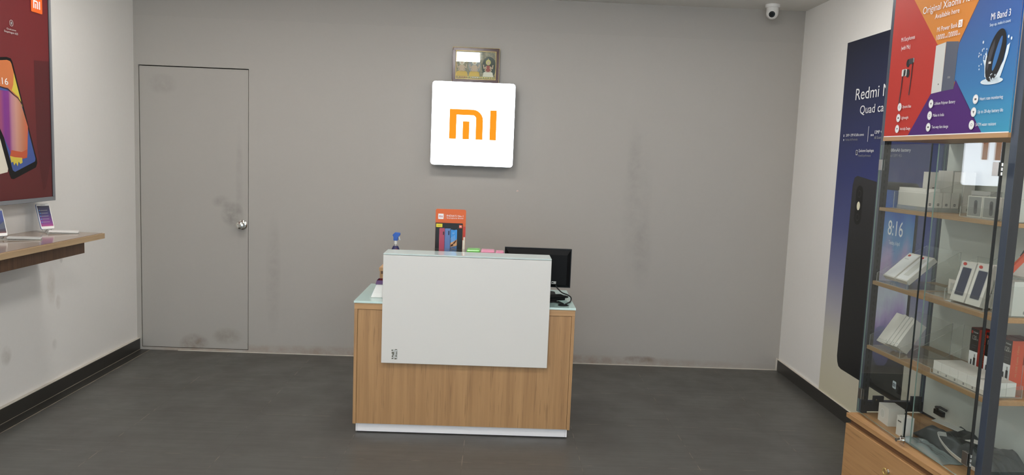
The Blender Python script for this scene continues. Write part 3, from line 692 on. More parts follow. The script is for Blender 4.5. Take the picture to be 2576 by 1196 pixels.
t = thing('display_table', 'wall-mounted oak laminate display shelf under the red poster', 'shelf', (0, -1.224, 0))
b = MB(); b.box(.001, .40, -1.2, 0, .977, 1.0065, 'table_wood', {'+z': 'table_wood'}); b.build('tabletop', t, bevel=.001)
b = MB(); b.box(.02, .392, -1.19, -.01, 1.0066, 1.0090, 'table_top'); b.build('top_laminate', t)
b = MB(); b.box(.001, .30, -1.2, -.030, .893, .9768, 'table_dark'); b.build('apron', t, bevel=.001)
ZT = 1.0092
PHR = random.Random(3)
def phone_on_stand(label, x, y, rz, scrm, back, lab_stand, group='phones on the left display shelf'):
    t_ = thing('smartphone', label, 'phone', (x, y, ZT), rz, group)
    # leaning slab: local x right, screen faces -y
    lean = math.radians(20); R_ = Matrix.Translation((0, 0, .016)) @ Matrix.Rotation(-lean, 4, 'X')
    b_ = MB(); b_.T = R_; b_.prism(rrect(-.037, 0, .037, .148, .009, 4), (0, -.004, 0), (1, 0, 0), (0, 0, 1), .008, 'white_plastic', side=back); b_.build('phone_body', t_, bevel=.0012)
    b_ = MB(); b_.T = R_ @ Matrix.Translation((0, 0, 0)); b_.add([(-.033, -.0046, .016), (.033, -.0046, .016), (.033, -.0046, .135), (-.033, -.0046, .135)], [(0, 1, 2, 3)], scrm)
    a_ = Art((0, -.0046, 0), (1, 0, 0), (0, 0, 1), b_)
    a_.rect(-.012, .139, .012, .1405, 'grey_band')
    if scrm == 'leaf_screen':
        for q in range(5): a_.rect(-.02, .040+.017*q, .018, .042+.017*q, 'light_grey').poly(ell(-.025, .041+.017*q, .003, .003, 8), 'sky_blue')
    else:
        a_.poly([(-.033, .05), (-.01, .07), (.01, .06), (.033, .08), (.033, .04), (-.033, .03)], 'slate')
    b_.build('screen', t_, fix=False)
    s_ = thing('phone_stand', lab_stand, 'stand', (x, y, ZT), rz, 'clear phone stands')
    b_ = MB(); b_.box(-.03, .03, -.03, .055, 0, .004, 'acrylic', {'-y': 'acrylic_edge'}); b_.build('stand_base', s_)
    b_ = MB(); b_.T = Matrix.Translation((0, .010, .004)) @ Matrix.Rotation(-lean, 4, 'X'); b_.box(-.022, .022, 0, .003, 0, .085, 'acrylic', {'+x': 'acrylic_edge', '-x': 'acrylic_edge', '+z': 'acrylic_edge'}); b_.build('back_rest', s_)
    b_ = MB(); b_.tube([(-.012, .006, .006), (-.012, -.012, .010), (-.012, -.014, .018)], .0018, 'steel', 6); b_.tube([(.012, .006, .006), (.012, -.012, .010), (.012, -.014, .018)], .0018, 'steel', 6); b_.build('front_hook', s_)
    return t_
phone_on_stand('white-framed smartphone standing at the far end of the left shelf, lists on its screen', .115, -1.285, math.radians(60), 'leaf_screen', 'blue_phone', 'clear stand holding the smartphone at the far end of the left shelf')
phone_on_stand('white-framed smartphone standing at the left photo edge, sunset screen', .100, -1.675, math.radians(58), 'sunset_screen', 'blue_phone', 'clear stand holding the smartphone at the left photo edge')
def flat_card(label, x, y, rz, l, w_, m, sleeve=True):
    t_ = thing('leaflet_holder', label, 'card', (x, y, ZT), rz, 'clear-sleeved cards on the left shelf')
    b_ = MB(); b_.box(-l/2-.006, l/2+.006, -w_/2-.004, w_/2+.004, 0, .003, 'acrylic', {'-y': 'acrylic_edge', '+x': 'acrylic_edge'}); b_.build('acrylic_base', t_)
    b_ = MB(); b_.T = Matrix.Translation((0, 0, .0035)) @ Matrix.Rotation(math.radians(2), 4, 'Y'); b_.prism(rrect(-l/2, -w_/2, l/2, w_/2, .005, 3), (0, 0, .008), (1, 0, 0), (0, 1, 0), .006, m); b_.build('card', t_, bevel=.001)
    return t_
flat_card('white card lying flat beyond the far standing smartphone', .215, -1.305, math.radians(25), .145, .075, 'white_plastic')
flat_card('grey silvery card lying flat between the two standing smartphones', .200, -1.635, math.radians(24), .150, .070, 'pale_grey')

# ------------------------------------------------------------------ banner on the right wall
t = thing('wall_banner', 'tall navy smartphone banner on the right wall behind the glass cabinet', 'poster', (W, -.735, .085))
def by(y): return -(y+.735)      # along the wall, towards the camera
b = MB(); BL = by(-2.20); b.prism([(0, 0), (BL, 0), (BL, 2.235), (0, 2.238)], (-.006, 0, 0), (0, -1, 0), (0, 0, 1), .0055, 'banner_print', side='white'); o = b.build('banner_sheet', t)
a = Art((-.006, 0, -.085), (0, -1, 0), (0, 0, 1)); a.step = .0004
def R(y0, z0, y1, z1, m, r=0): a.rect(by(y0), z0, by(y1), z1, m, r)
fl('phone_black', (20, 20, 22), .35); fl('phone_edge', (44, 44, 48), .3); fl('cream_flash', (236, 230, 200))
gradient('phone_back', [(0, (8, 8, 12)), (.5, (16, 16, 20)), (1, (44, 44, 48))], lo=.3, hi=1.5)
a.poly([(by(p[0]), p[1]) for p in ((-1.02, .302), (-1.72, .302), (-1.72, 1.45), (-1.40, 1.452), (-1.02, 1.497), (-.985, 1.485), (-.968, 1.44), (-.955, .37), (-.965, .335), (-.985, .31))], 'phone_back').up()
R(-1.022, 1.205, -1.108, 1.44, 'gloss_black', .04); a.up(); a.ring(by(-1.065), 1.322, .036, .0375, 'phone_edge', 20) if False else None
a.poly([(by(-1.065)+p[0], 1.318+p[1]) for p in ell(0, 0, .020, .026)], 'cream_flash')
a.ring(by(-1.065), 1.39, .018, .021, 'phone_edge'); a.ring(by(-1.065), 1.25, .018, .021, 'phone_edge'); a.up()
# front phone
R(-1.345, .305, -1.715, 1.475, 'phone_edge', .045); a.up(); R(-1.352, .312, -1.708, 1.468, 'gloss_black', .04); a.up(); R(-1.362, .335, -1.698, 1.43, 'phone_wallpaper', .02); a.up()
a.text('8:16', by(-1.435), 1.185, .085, 'white', .155)
a.text('Tuesday, 6 April', by(-1.455), 1.135, .022, 'white', .115)
a.poly([(by(-1.53)+x, 1.36+z) for x, z in ((0, 0), (.05, .03), (.03, .035), (.09, .05), (.05, .015))], 'water'); a.poly([(by(-1.61)+x, 1.36+z) for x, z in ((0, .04), (.02, -.01), (.08, 0), (.06, .01), (.03, .01))], 'water')
gradient('planet', [(0, (16, 16, 34)), (.5, (66, 64, 120)), (1, (126, 126, 170))], lo=.35-.085, hi=.7-.085)
a.poly([(by(-1.47)+p[0], .56+p[1]) for p in ell(0, 0, .10, .115)], 'planet')
a.poly([(by(-1.36), .335+.0)]*1+[(by(-1.36), .42), (by(-1.5), .46), (by(-1.698), .50), (by(-1.698), .335)], 'band_black').up()
R(-1.632, .375, -1.668, .415, 'water', .006); a.up(); a.mi(by(-1.637), .385, .026, .018, 'navy')
# lettering
a.text('Redmi Note', by(-.913), 1.955, .072, 'white', .57)
a.text('Quad camera', by(-.985), 1.868, .052, 'white', .46)
a.text('20MP + 2MP AI Selfie camera', by(-.825), 1.736, .017, 'white', .235); a.text('Perfect AI Portraits', by(-.825), 1.71, .015, 'light_grey', .16)
R(-.795, 1.735, -.803, 1.75, 'white'); R(-.797, 1.71, -.805, 1.722, 'white')
R(-1.111, 1.70, -1.115, 1.79, 'white')
a.poly([(by(-1.152)+p[0], 1.737+p[1]) for p in ell(0, 0, .006)], 'white'); a.poly([(by(-1.172)+p[0], 1.737+p[1]) for p in ell(0, 0, .006)], 'white')
a.text('12MP + 5MP', by(-1.19), 1.744, .020, 'white', .14); a.text('AI Scene detection', by(-1.19), 1.714, .017, 'light_grey', .2)
R(-.978, 1.622, -1.0, 1.652, 'white', .004); a.up(); R(-.981, 1.625, -.997, 1.649, 'navy', .003)
a.text('Qualcomm Snapdragon', by(-1.013), 1.640, .018, 'white', .185); a.text('Powerful performance', by(-1.013), 1.612, .015, 'light_grey', .155)
a.text('4000mAh battery', by(-1.36), 1.640, .018, 'white', .235); a.text('Dual SIM 4G', by(-1.36), 1.612, .016, 'light_grey', .15)
a.mb.build('printed_picture', t, fix=False)

# ------------------------------------------------------------------ glass display cabinet
OC = Vector((4.304, -2.158, 0)); CRZ = math.atan2(.0592, .9982)
def cw(u, v, z=0.0):
    return (OC.x+u*.0592+v*.9982, OC.y-u*.9982+v*.0592, z)
# inside the cabinet: local x = v (towards the wall), local y = -u
def cbox(b_, u0, u1, v0, v1, z0, z1, m, faces=None): b_.box(v0, v1, -u1, -u0, z0, z1, m, faces)
t = thing('display_cabinet', 'tall glass-door accessory cabinet on oak drawer base by the right wall', 'cabinet', tuple(OC), CRZ)
DEP = .40; UN = .815
cabinet = t
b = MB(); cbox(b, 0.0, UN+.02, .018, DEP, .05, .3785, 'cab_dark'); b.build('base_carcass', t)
b = MB(); cbox(b, .01, UN+.01, .05, DEP-.02, 0, .05, 'black'); b.build('base_plinth', t)
b = MB(); cbox(b, -.012, UN+.03, 0, DEP+.01, .379, .400, 'cab_wood_y'); b.build('base_top', t, bevel=.001)
b = MB(); cbox(b, -.006, UN-.01, -.002, .0175, .062, .352, 'cab_wood_y'); dr = b.build('drawer', t, bevel=.0012)
b = MB(); ru, rz_ = .361, .271
b.lathe([(.009, 0), (.009, .003), (.005, .006), (.005, .012), (0, .013)], (-.0025, -ru, rz_), (-1, 0, 0), 'chrome', 16)
ringp = [(-.014-.006*math.sin(k*PI/8)*0, -ru+.013*math.cos(k*PI/8)+.010, rz_-.004+.013*math.sin(k*PI/8)) for k in range(16)]
b.tube(ringp, .0022, 'gold', 8, closed=True); b.build('ring_pull', dr, smooth=True, label='small brass ring pull')
# posts
def post(u0, u1, v0, v1, z0, z1, slots=None, lab=None):
    b_ = MB(); cbox(b_, u0, u1, v0, v1, z0, z1, 'frame_blue', {'-y': 'frame_dark'})  # shade painted in: the camera-side face of each post takes the darker grey
    if slots:
        k = z0+.04
        while k < z1-.05:
            if slots == '-y': cbox(b_, u1, u1+.0005, (v0+v1)/2-.003, (v0+v1)/2+.003, k, k+.016, 'black')
            k += .028
    return b_.build('frame_post', cabinet, bevel=.0015)
PT = 2.50
post(-.034, 0, .060, .092, .4003, PT, '-y')
post(.780, .815, .060, .098, .4003, PT)
post(-.034, 0, DEP-.035, DEP, .4003, PT, '-y')
post(.780, .815, DEP-.035, DEP, .4003, PT)
for (ua, ub, va, vb, z0) in ((-.03, -.004, .0925, DEP-.0355, .4005),):
    b = MB(); cbox(b, ua, ub, va, vb, z0+.008, z0+.055, 'frame_dark'); b.build('bottom_rail', t, bevel=.001)
    for k, vq in enumerate((.115, .30)):
        b = MB(); cbox(b, ub+.0003, ub+.012, vq, vq+.05, z0+.04, z0+.085, 'frame_dark'); cbox(b, ub+.012, ub+.0135, vq+.01, vq+.016, z0+.065, z0+.071, 'chrome'); b.build('glass_clamp', t, bevel=.001)
b = MB(); cbox(b, -.004, .78, DEP-.030, DEP-.004, .4005, .412, 'frame_dark'); b.build('back_rail', t)
# shelves and header rail
for z1_, z0_ in ((1.369, 1.354), (1.031, 1.014), (.729, .712)):
    b = MB(); cbox(b, .001, .779, .062, DEP-.036, z0_, z1_, 'shelf_wood'); b.box(.0985, DEP-.036, -.814, -.7792, z0_, z1_, 'shelf_wood'); b.build('shelf', t, bevel=.0008)
b = MB(); cbox(b, .001, .779, .050, DEP-.037, 1.667, 1.6845, 'cab_wood_y'); b.box(.0985, DEP-.037, -.814, -.7792, 1.667, 1.6845, 'cab_wood_y'); b.build('header_rail', t, bevel=.0008)
# back panel
b = MB(); cbox(b, .0005, .7795, DEP-.034, DEP-.029, .4125, 1.666, 'back_panel'); b.build('back_panel', t)
b = MB(); cbox(b, .10, .16, DEP-.050, DEP-.0345, .440, .462, 'black'); b.tube([(DEP-.045, -.12, .462), (DEP-.06, -.13, .478), (DEP-.062, -.16, .486), (DEP-.05, -.19, .48)], .006, 'frame_dark', 8); b.build('panel_clip', t)
# end glass, far and near
for u_ in (-.019, .797):
    b = MB(); cbox(b, u_, u_+.004, .0985 if u_ > .5 else .0925, DEP-.0355, .46, 1.66, 'glass', {'+z': 'glass_edge', '-x': 'glass_edge', '+x': 'glass_edge'}); b.build('end_glass', t, label='clear end glass pane')
# doors
DANG = math.radians(-3.15)
def about(v_, u_): return Matrix.Translation((v_, -u_, 0)) @ Matrix.Rotation(DANG, 4, 'Z') @ Matrix.Translation((-v_, u_, 0))
TD = {1: Matrix.Translation((.004, 0, 0)) @ about(.042, 0), 2: Matrix.Translation((-.012, 0, 0)) @ about(.042, .785)}
def door(k, u0, u1, edge_lo, edge_hi):
    b_ = MB(); b_.T = TD[k]; cbox(b_, u0, u1, .040, .045, .412, 1.650, 'glass', {'+z': 'glass_edge', '-z': 'glass_edge', '+y': edge_lo, '-y': edge_hi})
    return b_.build('glass_door', cabinet, label=None)
d1 = door(1, .000, .3995, 'glass_edge', 'glass_edge_dark'); d1['label'] = 'left clear glass door'
d2 = door(2, .4025, .785, 'glass_edge', 'glass_edge_dark'); d2['label'] = 'right clear glass door'
# dark polished edge strips of the two doors (seen as black lines)
b = MB(); b.T = TD[1]; cbox(b, .3996, .4024, .0395, .0455, .412, 1.650, 'glass_edge_dark'); b.build('meeting_strip', d1)
b = MB(); b.T = TD[2]; cbox(b, .7852, .7885, .0395, .0500, .412, 1.650, 'glass_edge_dark'); b.build('edge_strip', d2)
def hinge(par, u0, u1, z):
    b_ = MB(); b_.T = TD[1 if u0 < .3 else 2]; cbox(b_, u0, u1, .0365, .0398, z-.024, z+.024, 'steel'); cbox(b_, u0, u1, .0452, .049, z-.024, z+.024, 'steel')
    for k in (-1, 0, 1): b_.lathe([(.004, z+k*.016-.006), (.004, z+k*.016+.006)], (.046, -(u1+.005) if u0 > .3 else -(u0-.004), 0), (0, 0, 1), 'chrome', 10)
    return b_.build('hinge', par, bevel=.0006, label='chrome clip hinge')
hinge(d1, .002, .030, 1.560); hinge(d1, .002, .030, .50); hinge(d2, .750, .783, 1.556); hinge(d2, .750, .783, .497)
b = MB(); b.T = TD[1]; cbox(b, .385, .418, .0365, .0398, .402, .440, 'chrome'); b.lathe([(.011, 0), (.011, .008), (.008, .010), (.006, .022), (.0075, .026), (0, .027)], (.0365, -.400, .424), (-1, 0, 0), 'chrome', 18)
b.build('door_lock', d1, smooth=True, label='chrome cam lock')
# header sign
b = MB(); cbox(b, .003, .779, .052, .058, 1.6848, 2.475, 'amber_print', {'-y': 'blue_print', '+y': 'red_print'}); 
a = Art((.052, 0, 0), (0, -1, 0), (0, 0, 1), b)
b.v = b.v
P1, P2 = (.36, 1.985), (.47, 1.90)
def poly(pts, m): a.poly(pts, m)
poly([(.003, 1.6848), (.185, 1.6848), (.320, 1.858), (.335, 2.035), (.142, 2.262), (.03, 2.475), (.003, 2.475)], 'red_print')
a.mb.f[-1] = tuple(a.mb.f[-1])
a.up(); poly([(.003, 1.6848), (.181, 1.6848), (.319, 1.857), (.330, 2.047), (.142, 2.259), (.02, 2.475), (.003, 2.475)], 'red_print')
poly([(.181, 1.6848), (.643, 1.6848), (.463, 1.897), (.455, 1.861), (.319, 1.857)], 'purple_print')
poly([(.643, 1.6848), (.779, 1.6848), (.779, 2.475), (.74, 2.475), (.462, 2.037), (.452, 1.897)], 'blue_print')
poly([(.142, 2.259), (.330, 2.047), (.468, 2.037), (.74, 2.475), (.02, 2.475)], 'amber_print')
a.up()
# white foot line of the sign
a.rect(.003, 1.6848, .779, 1.6885, 'white').up()
# power banks
poly([(.318, 1.853), (.382, 1.858), (.384, 2.050), (.322, 2.044)], 'silver_print'); poly([(.382, 1.858), (.457, 1.861), (.461, 2.042), (.386, 2.052)], 'slate')
a.up(); a.rect(.357, 1.885, .363, 1.890, 'logo_grey'); a.mi(.415, 1.905, .014, .008, 'light_grey')
# earphones
for ex, ez, k in ((.150, 2.000, 1), (.118, 1.955, -1)):
    if k > 0:
        poly(ell(ex-.010, ez-.004, .013, .017), 'band_black'); a.up(); a.rect(ex-.006, ez-.010, ex+.026, ez+.014, 'band_grey', .006); a.rect(ex+.020, ez-.006, ex+.032, ez+.014, 'light_grey', .004)
        a.stroke([(ex+.024, ez-.004), (ex+.022, ez-.06), (ex+.016, ez-.14)], .006, 'band_black')
    else:
        poly(ell(ex+.026, ez-.002, .013, .018), 'band_black'); a.up(); a.rect(ex-.018, ez-.012, ex+.018, ez+.018, 'silver_print', .005); a.rect(ex-.006, ez-.012, ex+.010, ez+.016, 'band_black', .003)
        a.stroke([(ex-.010, ez-.010), (ex-.012, ez-.06), (ex-.020, ez-.13)], .006, 'band_black')
# fitness band: dark slanted loop and splash
a.up()
def rot2(pts, cx, cy, ang):
    c_, s_ = math.cos(ang), math.sin(ang); return [(cx+(x*c_-y*s_), cy+(x*s_+y*c_)) for x, y in pts]
sx, sz = .672, 1.958
poly(ell(sx-.005, 1.872, .058, .012), 'water')
poly([(sx-.062, 1.955), (sx-.050, 1.93), (sx-.044, 1.89), (sx, 1.87), (sx+.038, 1.885), (sx+.064, 1.96), (sx+.070, 1.998), (sx+.056, 1.99), (sx+.046, 1.94), (sx+.02, 1.90), (sx-.03, 1.90), (sx-.040, 1.96), (sx-.048, 1.985), (sx-.05, 1.95)], 'water')
a.up()
ang = math.radians(-14)
outer = rot2(ell(0, 0, .043, .094, 32), sx+.003, sz+.004, ang)
poly(outer, 'band_black'); a.up()
poly(rot2(ell(0, 0, .011, .062, 24), sx+.011, sz+.010, ang-.03), 'blue_print')
poly(rot2([(-.032, -.04), (-.020, -.055), (-.014, .03), (-.022, .06), (-.034, .02)], sx, sz, ang), 'band_grey').__class__
a.up(); a.rect(sx-.029, 1.935, sx-.016, 1.943, 'silver_print')
rr = random.Random(11)
for k in range(46):
    px = sx+rr.uniform(-.04, .035); pz = 1.868+abs(rr.gauss(0, .014)); poly(ell(px, pz, rr.uniform(.001, .0035), rr.uniform(.001, .004), 7), 'water')
for k in range(16):
    px = sx-.075+rr.uniform(-.012, .03); pz = rr.uniform(1.92, 2.0); poly(ell(px, pz, .0025, .0035, 7), 'water')
for (px, pz) in ((sx-.068, 2.018), (sx+.06, 2.02), (sx+.075, 2.012)): poly(ell(px, pz, .004, .006, 8), 'water')
a.up()
# lettering
a.text('Original Xiaomi Accessories', .215, 2.186, .030, 'white', .43); a.text('Available here', .300, 2.153, .020, 'white', .15)
a.text('Mi Power Bank', .322, 2.098, .020, 'white', .125); a.rect(.452, 2.095, .475, 2.123, 'white').up(); a.text('2i', .457, 2.100, .018, 'amber_print')
a.text('10000', .322, 2.066, .021, 'white', .052); a.text('mAh', .376, 2.066, .009, 'white', .014); a.text('/20000', .392, 2.066, .021, 'white', .060); a.text('mAh', .454, 2.066, .009, 'white', .014)
a.text('Mi Earphones', .077, 2.094, .018, 'white', .098); a.text('(with Mic)', .082, 2.058, .018, 'white', .066)
a.text('Mi Band 3', .633, 2.092, .026, 'white', .098); a.text('Step up, make it count', .630, 2.070, .011, 'water', .105)
for (cx_, txts, tx_) in ((.110, ('Dynamic Bass', 'Lightweight', 'Anti-slip Design'), .0), (.329, ('Lithium Polymer Battery', 'Make in India', 'Two-way fast charge'), .0), (.594, ('Heart rate monitoring', 'Up to 20-day battery life', '5ATM water resistant'), .0)):
    for k, s_ in enumerate(txts):
        zc = 1.812-.047*k
        if cx_ > .5: cx2 = cx_-.004*k
        else: cx2 = cx_-.002*k
        poly(ell(cx2, zc, .0150, .0175), 'white'); a.up(); a.ring(cx2, zc, .0125, .0135, 'pale_grey', 20, 1.15)
        ic = 'logo_grey'
        if (k+int(cx_*10)) % 3 == 0: a.poly([(cx2-.005, zc+.004), (cx2+.005, zc+.004), (cx2, zc-.007)], ic)
        elif (k+int(cx_*10)) % 3 == 1: a.ring(cx2, zc, .004, .0055, ic, 12)
        else: a.rect(cx2-.0055, zc-.0035, cx2+.0055, zc+.0035, ic, .001)
        a.k -= 1
        wd = {0: (.062, .052, .074), 1: (.128, .070, .104), 2: (.120, .132, .108)}[0 if cx_ < .2 else (1 if cx_ < .5 else 2)][k]
        a.text(s_, cx2+.022, zc-.006, .0125, 'white', wd)
b.build('header_sign', t, fix=False, label='four-colour header sign picturing accessories')
b = MB(); b.box(.10, DEP-.037, -.812, -.806, 1.6848, 2.475, 'amber_print'); b.build('header_sign', t, label='plain amber end of the header sign')

# ---------------------------------------------------------------- goods on the shelves
ACC = []
def cthing(name, label, cat, u, v, z, rz=0.0, group=None):
    return thing(name, label, cat, cw(u, v, z), CRZ+rz, group)
def logo_front(a_, x, y, s=.010, m='logo_grey'):
    a_.rect(x, y, x+s, y+s, m, .001).up(); a_.mi(x+s*.2, y+s*.3, s*.6, s*.4, 'white'); a_.k -= 1
def tray(label, u0, u1, v0, v1, z, hf, hb, group='clear acrylic trays in the cabinet', face='v'):
    """open acrylic tray: low front lip facing the door (face v) or the near end (face u), sides sloping up to the back"""
    t_ = cthing('acrylic_tray', label, 'tray', (u0+u1)/2, (v0+v1)/2, z, 0, group)
    du, dv = (u1-u0)/2, (v1-v0)/2; th = .0025; E = 'acrylic_edge'
    b_ = MB()
    b_.box(-dv, dv, -du, du, 0, th, 'acrylic', {'-x': E, '-y': E}); b_.build('tray_floor', t_)
    if face == 'v':
        b_ = MB(); b_.box(-dv, -dv+th, -du, du, th, hf, 'acrylic', {'+z': E, '-y': E, '+y': E}); b_.build('front_lip', t_)
        for s_ in (-1, 1):
            y_ = du*s_; b_ = MB(); pts = [(-dv+th, th), (dv-th, th), (dv-th, hb), (-dv+th, hf)]
            b_.prism(pts, (0, y_-th if s_ > 0 else y_, 0), (1, 0, 0), (0, 0, 1), th, 'acrylic', side=E, back='acrylic')
            b_.build('side_wall', t_)
        b_ = MB(); b_.box(dv-th, dv, -du, du, th, hb, 'acrylic', {'+z': E, '-y': E}); b_.build('back_wall', t_)
    else:
        b_ = MB(); b_.box(-dv, dv, -du, -du+th, th, hf, 'acrylic', {'+z': E, '-x': E, '+x': E}); b_.build('front_lip', t_)
        for s_ in (-1, 1):
            b_ = MB(); pts = [(-du+th, th), (du-th, th), (du-th, hb), (-du+th, hf)]
            b_.prism(pts, (dv*s_ if s_ > 0 else -dv+th, 0, 0), (0, 1, 0), (0, 0, 1), th, 'acrylic', side=E, back='acrylic')
            b_.build('side_wall', t_)
        b_ = MB(); b_.box(-dv, dv, du-th, du, th, hb, 'acrylic', {'+z': E}); b_.build('back_wall', t_)
    return t_
def carton(label, u, v, z, du, dv, h, rz=0.0, lean=0.0, group=None, logo='v', cat='box', extra=None, name='white_carton', m='white_box', axis='Y'):
    """box of size du x dv x h, base centre at (u,v,z); lean tips its top towards the wall"""
    t_ = cthing(name, label, cat, u, v, z, rz, group)
    T_ = Matrix.Rotation(lean, 4, axis)
    b_ = MB(); b_.T = T_; b_.box(-dv/2, dv/2, -du/2, du/2, 0, h, m)
    if logo == 'v': a_ = Art((-dv/2, 0, 0), (0, -1, 0), (0, 0, 1), b_)
    elif logo == 'u': a_ = Art((0, -du/2, 0), (1, 0, 0), (0, 0, 1), b_)
    else: a_ = None
    if extra: extra(a_)
    elif a_:
        w_ = du if logo == 'v' else dv
        logo_front(a_, w_/2-.018 if w_ > .05 else -.005, .008)
    b_.build('carton', t_, fix=False)
    return t_
Z1, Z2, Z3, Z4 = 1.3693, 1.0313, .7293, .4003
# -- top shelf
tray('clear tray of slim white boxes at the top shelf far end', .035, .270, .105, .265, Z1, .075, .13)
names = ['nearest the door', 'second from the door', 'third from the door', 'nearest the back']
for k in range(4):
    carton('slim white box on top shelf, in the front row of four, %s' % names[k], .155, .132+.0365*k, Z1+.018-.0, .205, .034, .064, group='slim white boxes on the top shelf', logo='u')
b = None
carton('thin white box lying across the slim boxes on the top shelf', .148, .150, Z1+.0825, .190, .066, .014, logo=None, group='white boxes on the top shelf')
# a clear riser under that row
t = cthing('acrylic_riser', 'clear riser plate under the four slim white boxes', 'riser', .155, .187, Z1+.0028)
b = MB(); b.box(-.073, .073, -.105, .105, 0, .0148, 'acrylic', {'-x': 'acrylic_edge', '-y': 'acrylic_edge'}); b.build('riser_plate', t)
carton('tall white box standing at back left of the top shelf tray', .105, .2245, Z1+.0185+.0645, .05, .035, .085, logo='u', group='white boxes on the top shelf')
carton('tall plain white box standing between the slim boxes and the back panel', .215, .306, Z1, .07, .048, .172, logo='u', group='white boxes on the top shelf')
carton('tall plain white box pressed to the back panel on the top shelf', .120, .306, Z1, .10, .048, .176, logo='u', group='white boxes on the top shelf')
tray('clear tray holding the two fitness band boxes', .495, .705, .100, .250, Z1, .040, .10)
def band_box(label, u, v):
    t_ = cthing('fitness_band_box', label, 'box', u, v, Z1+.0030, 0, 'fitness band boxes')
    b_ = MB(); b_.box(-.022, .022, -.040, .040, 0, .080, 'white_box')
    a_ = Art((-.022, 0, 0), (0, -1, 0), (0, 0, 1), b_); a_.rect(-.036, .004, .036, .077, 'light_grey', .002).up()
    a_.poly(rot2(rrect(-.0095, -.027, .0095, .027, .009, 5), .006, .038, .04), 'band_grey').up(); a_.poly(rot2(rrect(-.006, -.012, .006, .012, .005, 4), .006, .042, .04), 'band_black')
    b_.build('box_body', t_, fix=False)
    b_ = MB(); b_.box(-.0245, -.0235, -.041, .041, 0, .082, 'acrylic', {'+z': 'acrylic_edge'}); b_.build('clear_lid', t_)
band_box('white fitness band box on the top shelf, the one farther from the post', .560, .135)
band_box('white fitness band box on the top shelf, the one beside the near post', .645, .135)
carton('grey-green box with two small square logos behind the fitness band boxes', .440, .245, Z1, .11, .05, .10, logo='v', m='pale_grey', extra=lambda a_: (a_.rect(-.05, .055, .05, .083, 'light_grey'), a_.up(), a_.rect(-.02, .062, -.006, .076, 'logo_grey'), a_.rect(.014, .062, .028, .076, 'logo_grey')))
tray('clear tray at the near end of the top shelf beside the post', .715, .792, .102, .285, Z1, .085, .10, face='u')
carton('tall white box with black print standing at the near end of the top shelf', .737, .160, Z1+.003, .034, .09, .175, logo='u', extra=lambda a_: a_.rect(.0, .07, .03, .13, 'logo_grey'))
carton('white box in the near tray of the top shelf, front one', .772, .165, Z1+.003, .030, .11, .078, logo='u')
# -- middle shelf
tray('clear tray of two leaning white boxes at the middle shelf far end', .015, .250, .070, .300, Z2, .040, .17)
def redtag(a_, x, y):
    a_.up(); a_.poly(rot2(ell(0, 0, .011, .0065, 10), x, y, -.1), 'carton_red')
lean = math.radians(48)
for k, (uu, lb) in enumerate(((.070, 'far'), (.165, 'near'))):
    def ex(a_, k=k):
        a_.rect(-.038, .006, .038, .150, 'white').up(); redtag(a_, -.022, .142); a_.rect(-.018, .03, .020, .135, 'paper', .003) if k else a_.rect(-.03, .118, .0, .122, 'pale_grey')
    carton('white box with red sticker leaning back in the far middle-shelf tray, %s one' % lb, uu, .100, Z2+.022-.0, .086, .022, .158, lean=lean, group='leaning white boxes on the middle shelf', logo='v', extra=ex)
tray('clear empty-backed tray in the middle of the middle shelf', .295, .470, .120, .345, Z2, .035, .16)
def winbox(a_): a_.rect(-.050, .012, .050, .048, 'pale_grey', .004)
carton('small white window box lying in the empty middle tray', .385, .215, Z2+.003, .125, .02, .062, logo='v', extra=winbox, name='white_carton')
tray('clear tray of power bank boxes on the middle shelf beside the post', .475, .700, .085, .300, Z2, .050, .18)
for j in range(3):
    for k, (uu, lb) in enumerate(((.532, 'far'), (.622, 'near'))):
        def ex(a_, k=k, j=j):
            if j == 0:
                a_.rect(-.028, .022, .028, .138, 'pale_grey', .004).up(); a_.rect(-.025, .025, .025, .135, 'navy_window', .004); redtag(a_, -.020, .149)
            else: a_.rect(-.03, .13, .0, .134, 'pale_grey')
        row = ['front row with navy window', 'second row', 'back row'][j]
        carton('white power bank box on the middle shelf, %s, %s one' % (row, lb), uu, .110+.033*j, Z2+.006, .082, .024, .160-.003*j+(.004 if k else 0), lean=math.radians(14), group='power bank boxes on the middle shelf', logo='v', extra=ex)
tray('clear tray at the near end of the middle shelf', .703, .792, .110, .345, Z2, .110, .12, face='u')
for k in range(2):
    carton('upright white box in the near-end tray of the middle shelf, %s' % ('door side' if k == 0 else 'wall side'), .758, .160+.0635*k, Z2+.003, .058, .062, .125, logo='u', group='upright white boxes at the middle shelf near end')
carton('tall white box with small logo beside the near post on the middle shelf', .7175, .138, Z2+.003, .020, .046, .175, logo='u', extra=lambda a_: logo_front(a_, .008, .15))
def pbx(a_):
    a_.rect(-.042, .075, .042, .149, 'band_black').up(); a_.rect(-.038, .133, -.026, .145, 'carton_red').text('Mi Power Bank', -.020, .134, .006, 'white', .05).text('10000', -.020, .113, .014, 'pale_grey', .048)
    a_.rect(-.034, .100, .03, .101, 'grey_band').rect(-.034, .092, .02, .093, 'grey_band')
carton('black and white power bank box leaning above the near-end white boxes', .752, .170, Z2+.141, .085, .022, .150, lean=math.radians(30), logo='v', extra=pbx, name='power_bank_box')
carton('slim orange box slanting in front of the black power bank box', .770, .100, Z2+.140, .012, .018, .13, lean=math.radians(42), logo=None, m='carton_orange', name='orange_carton')
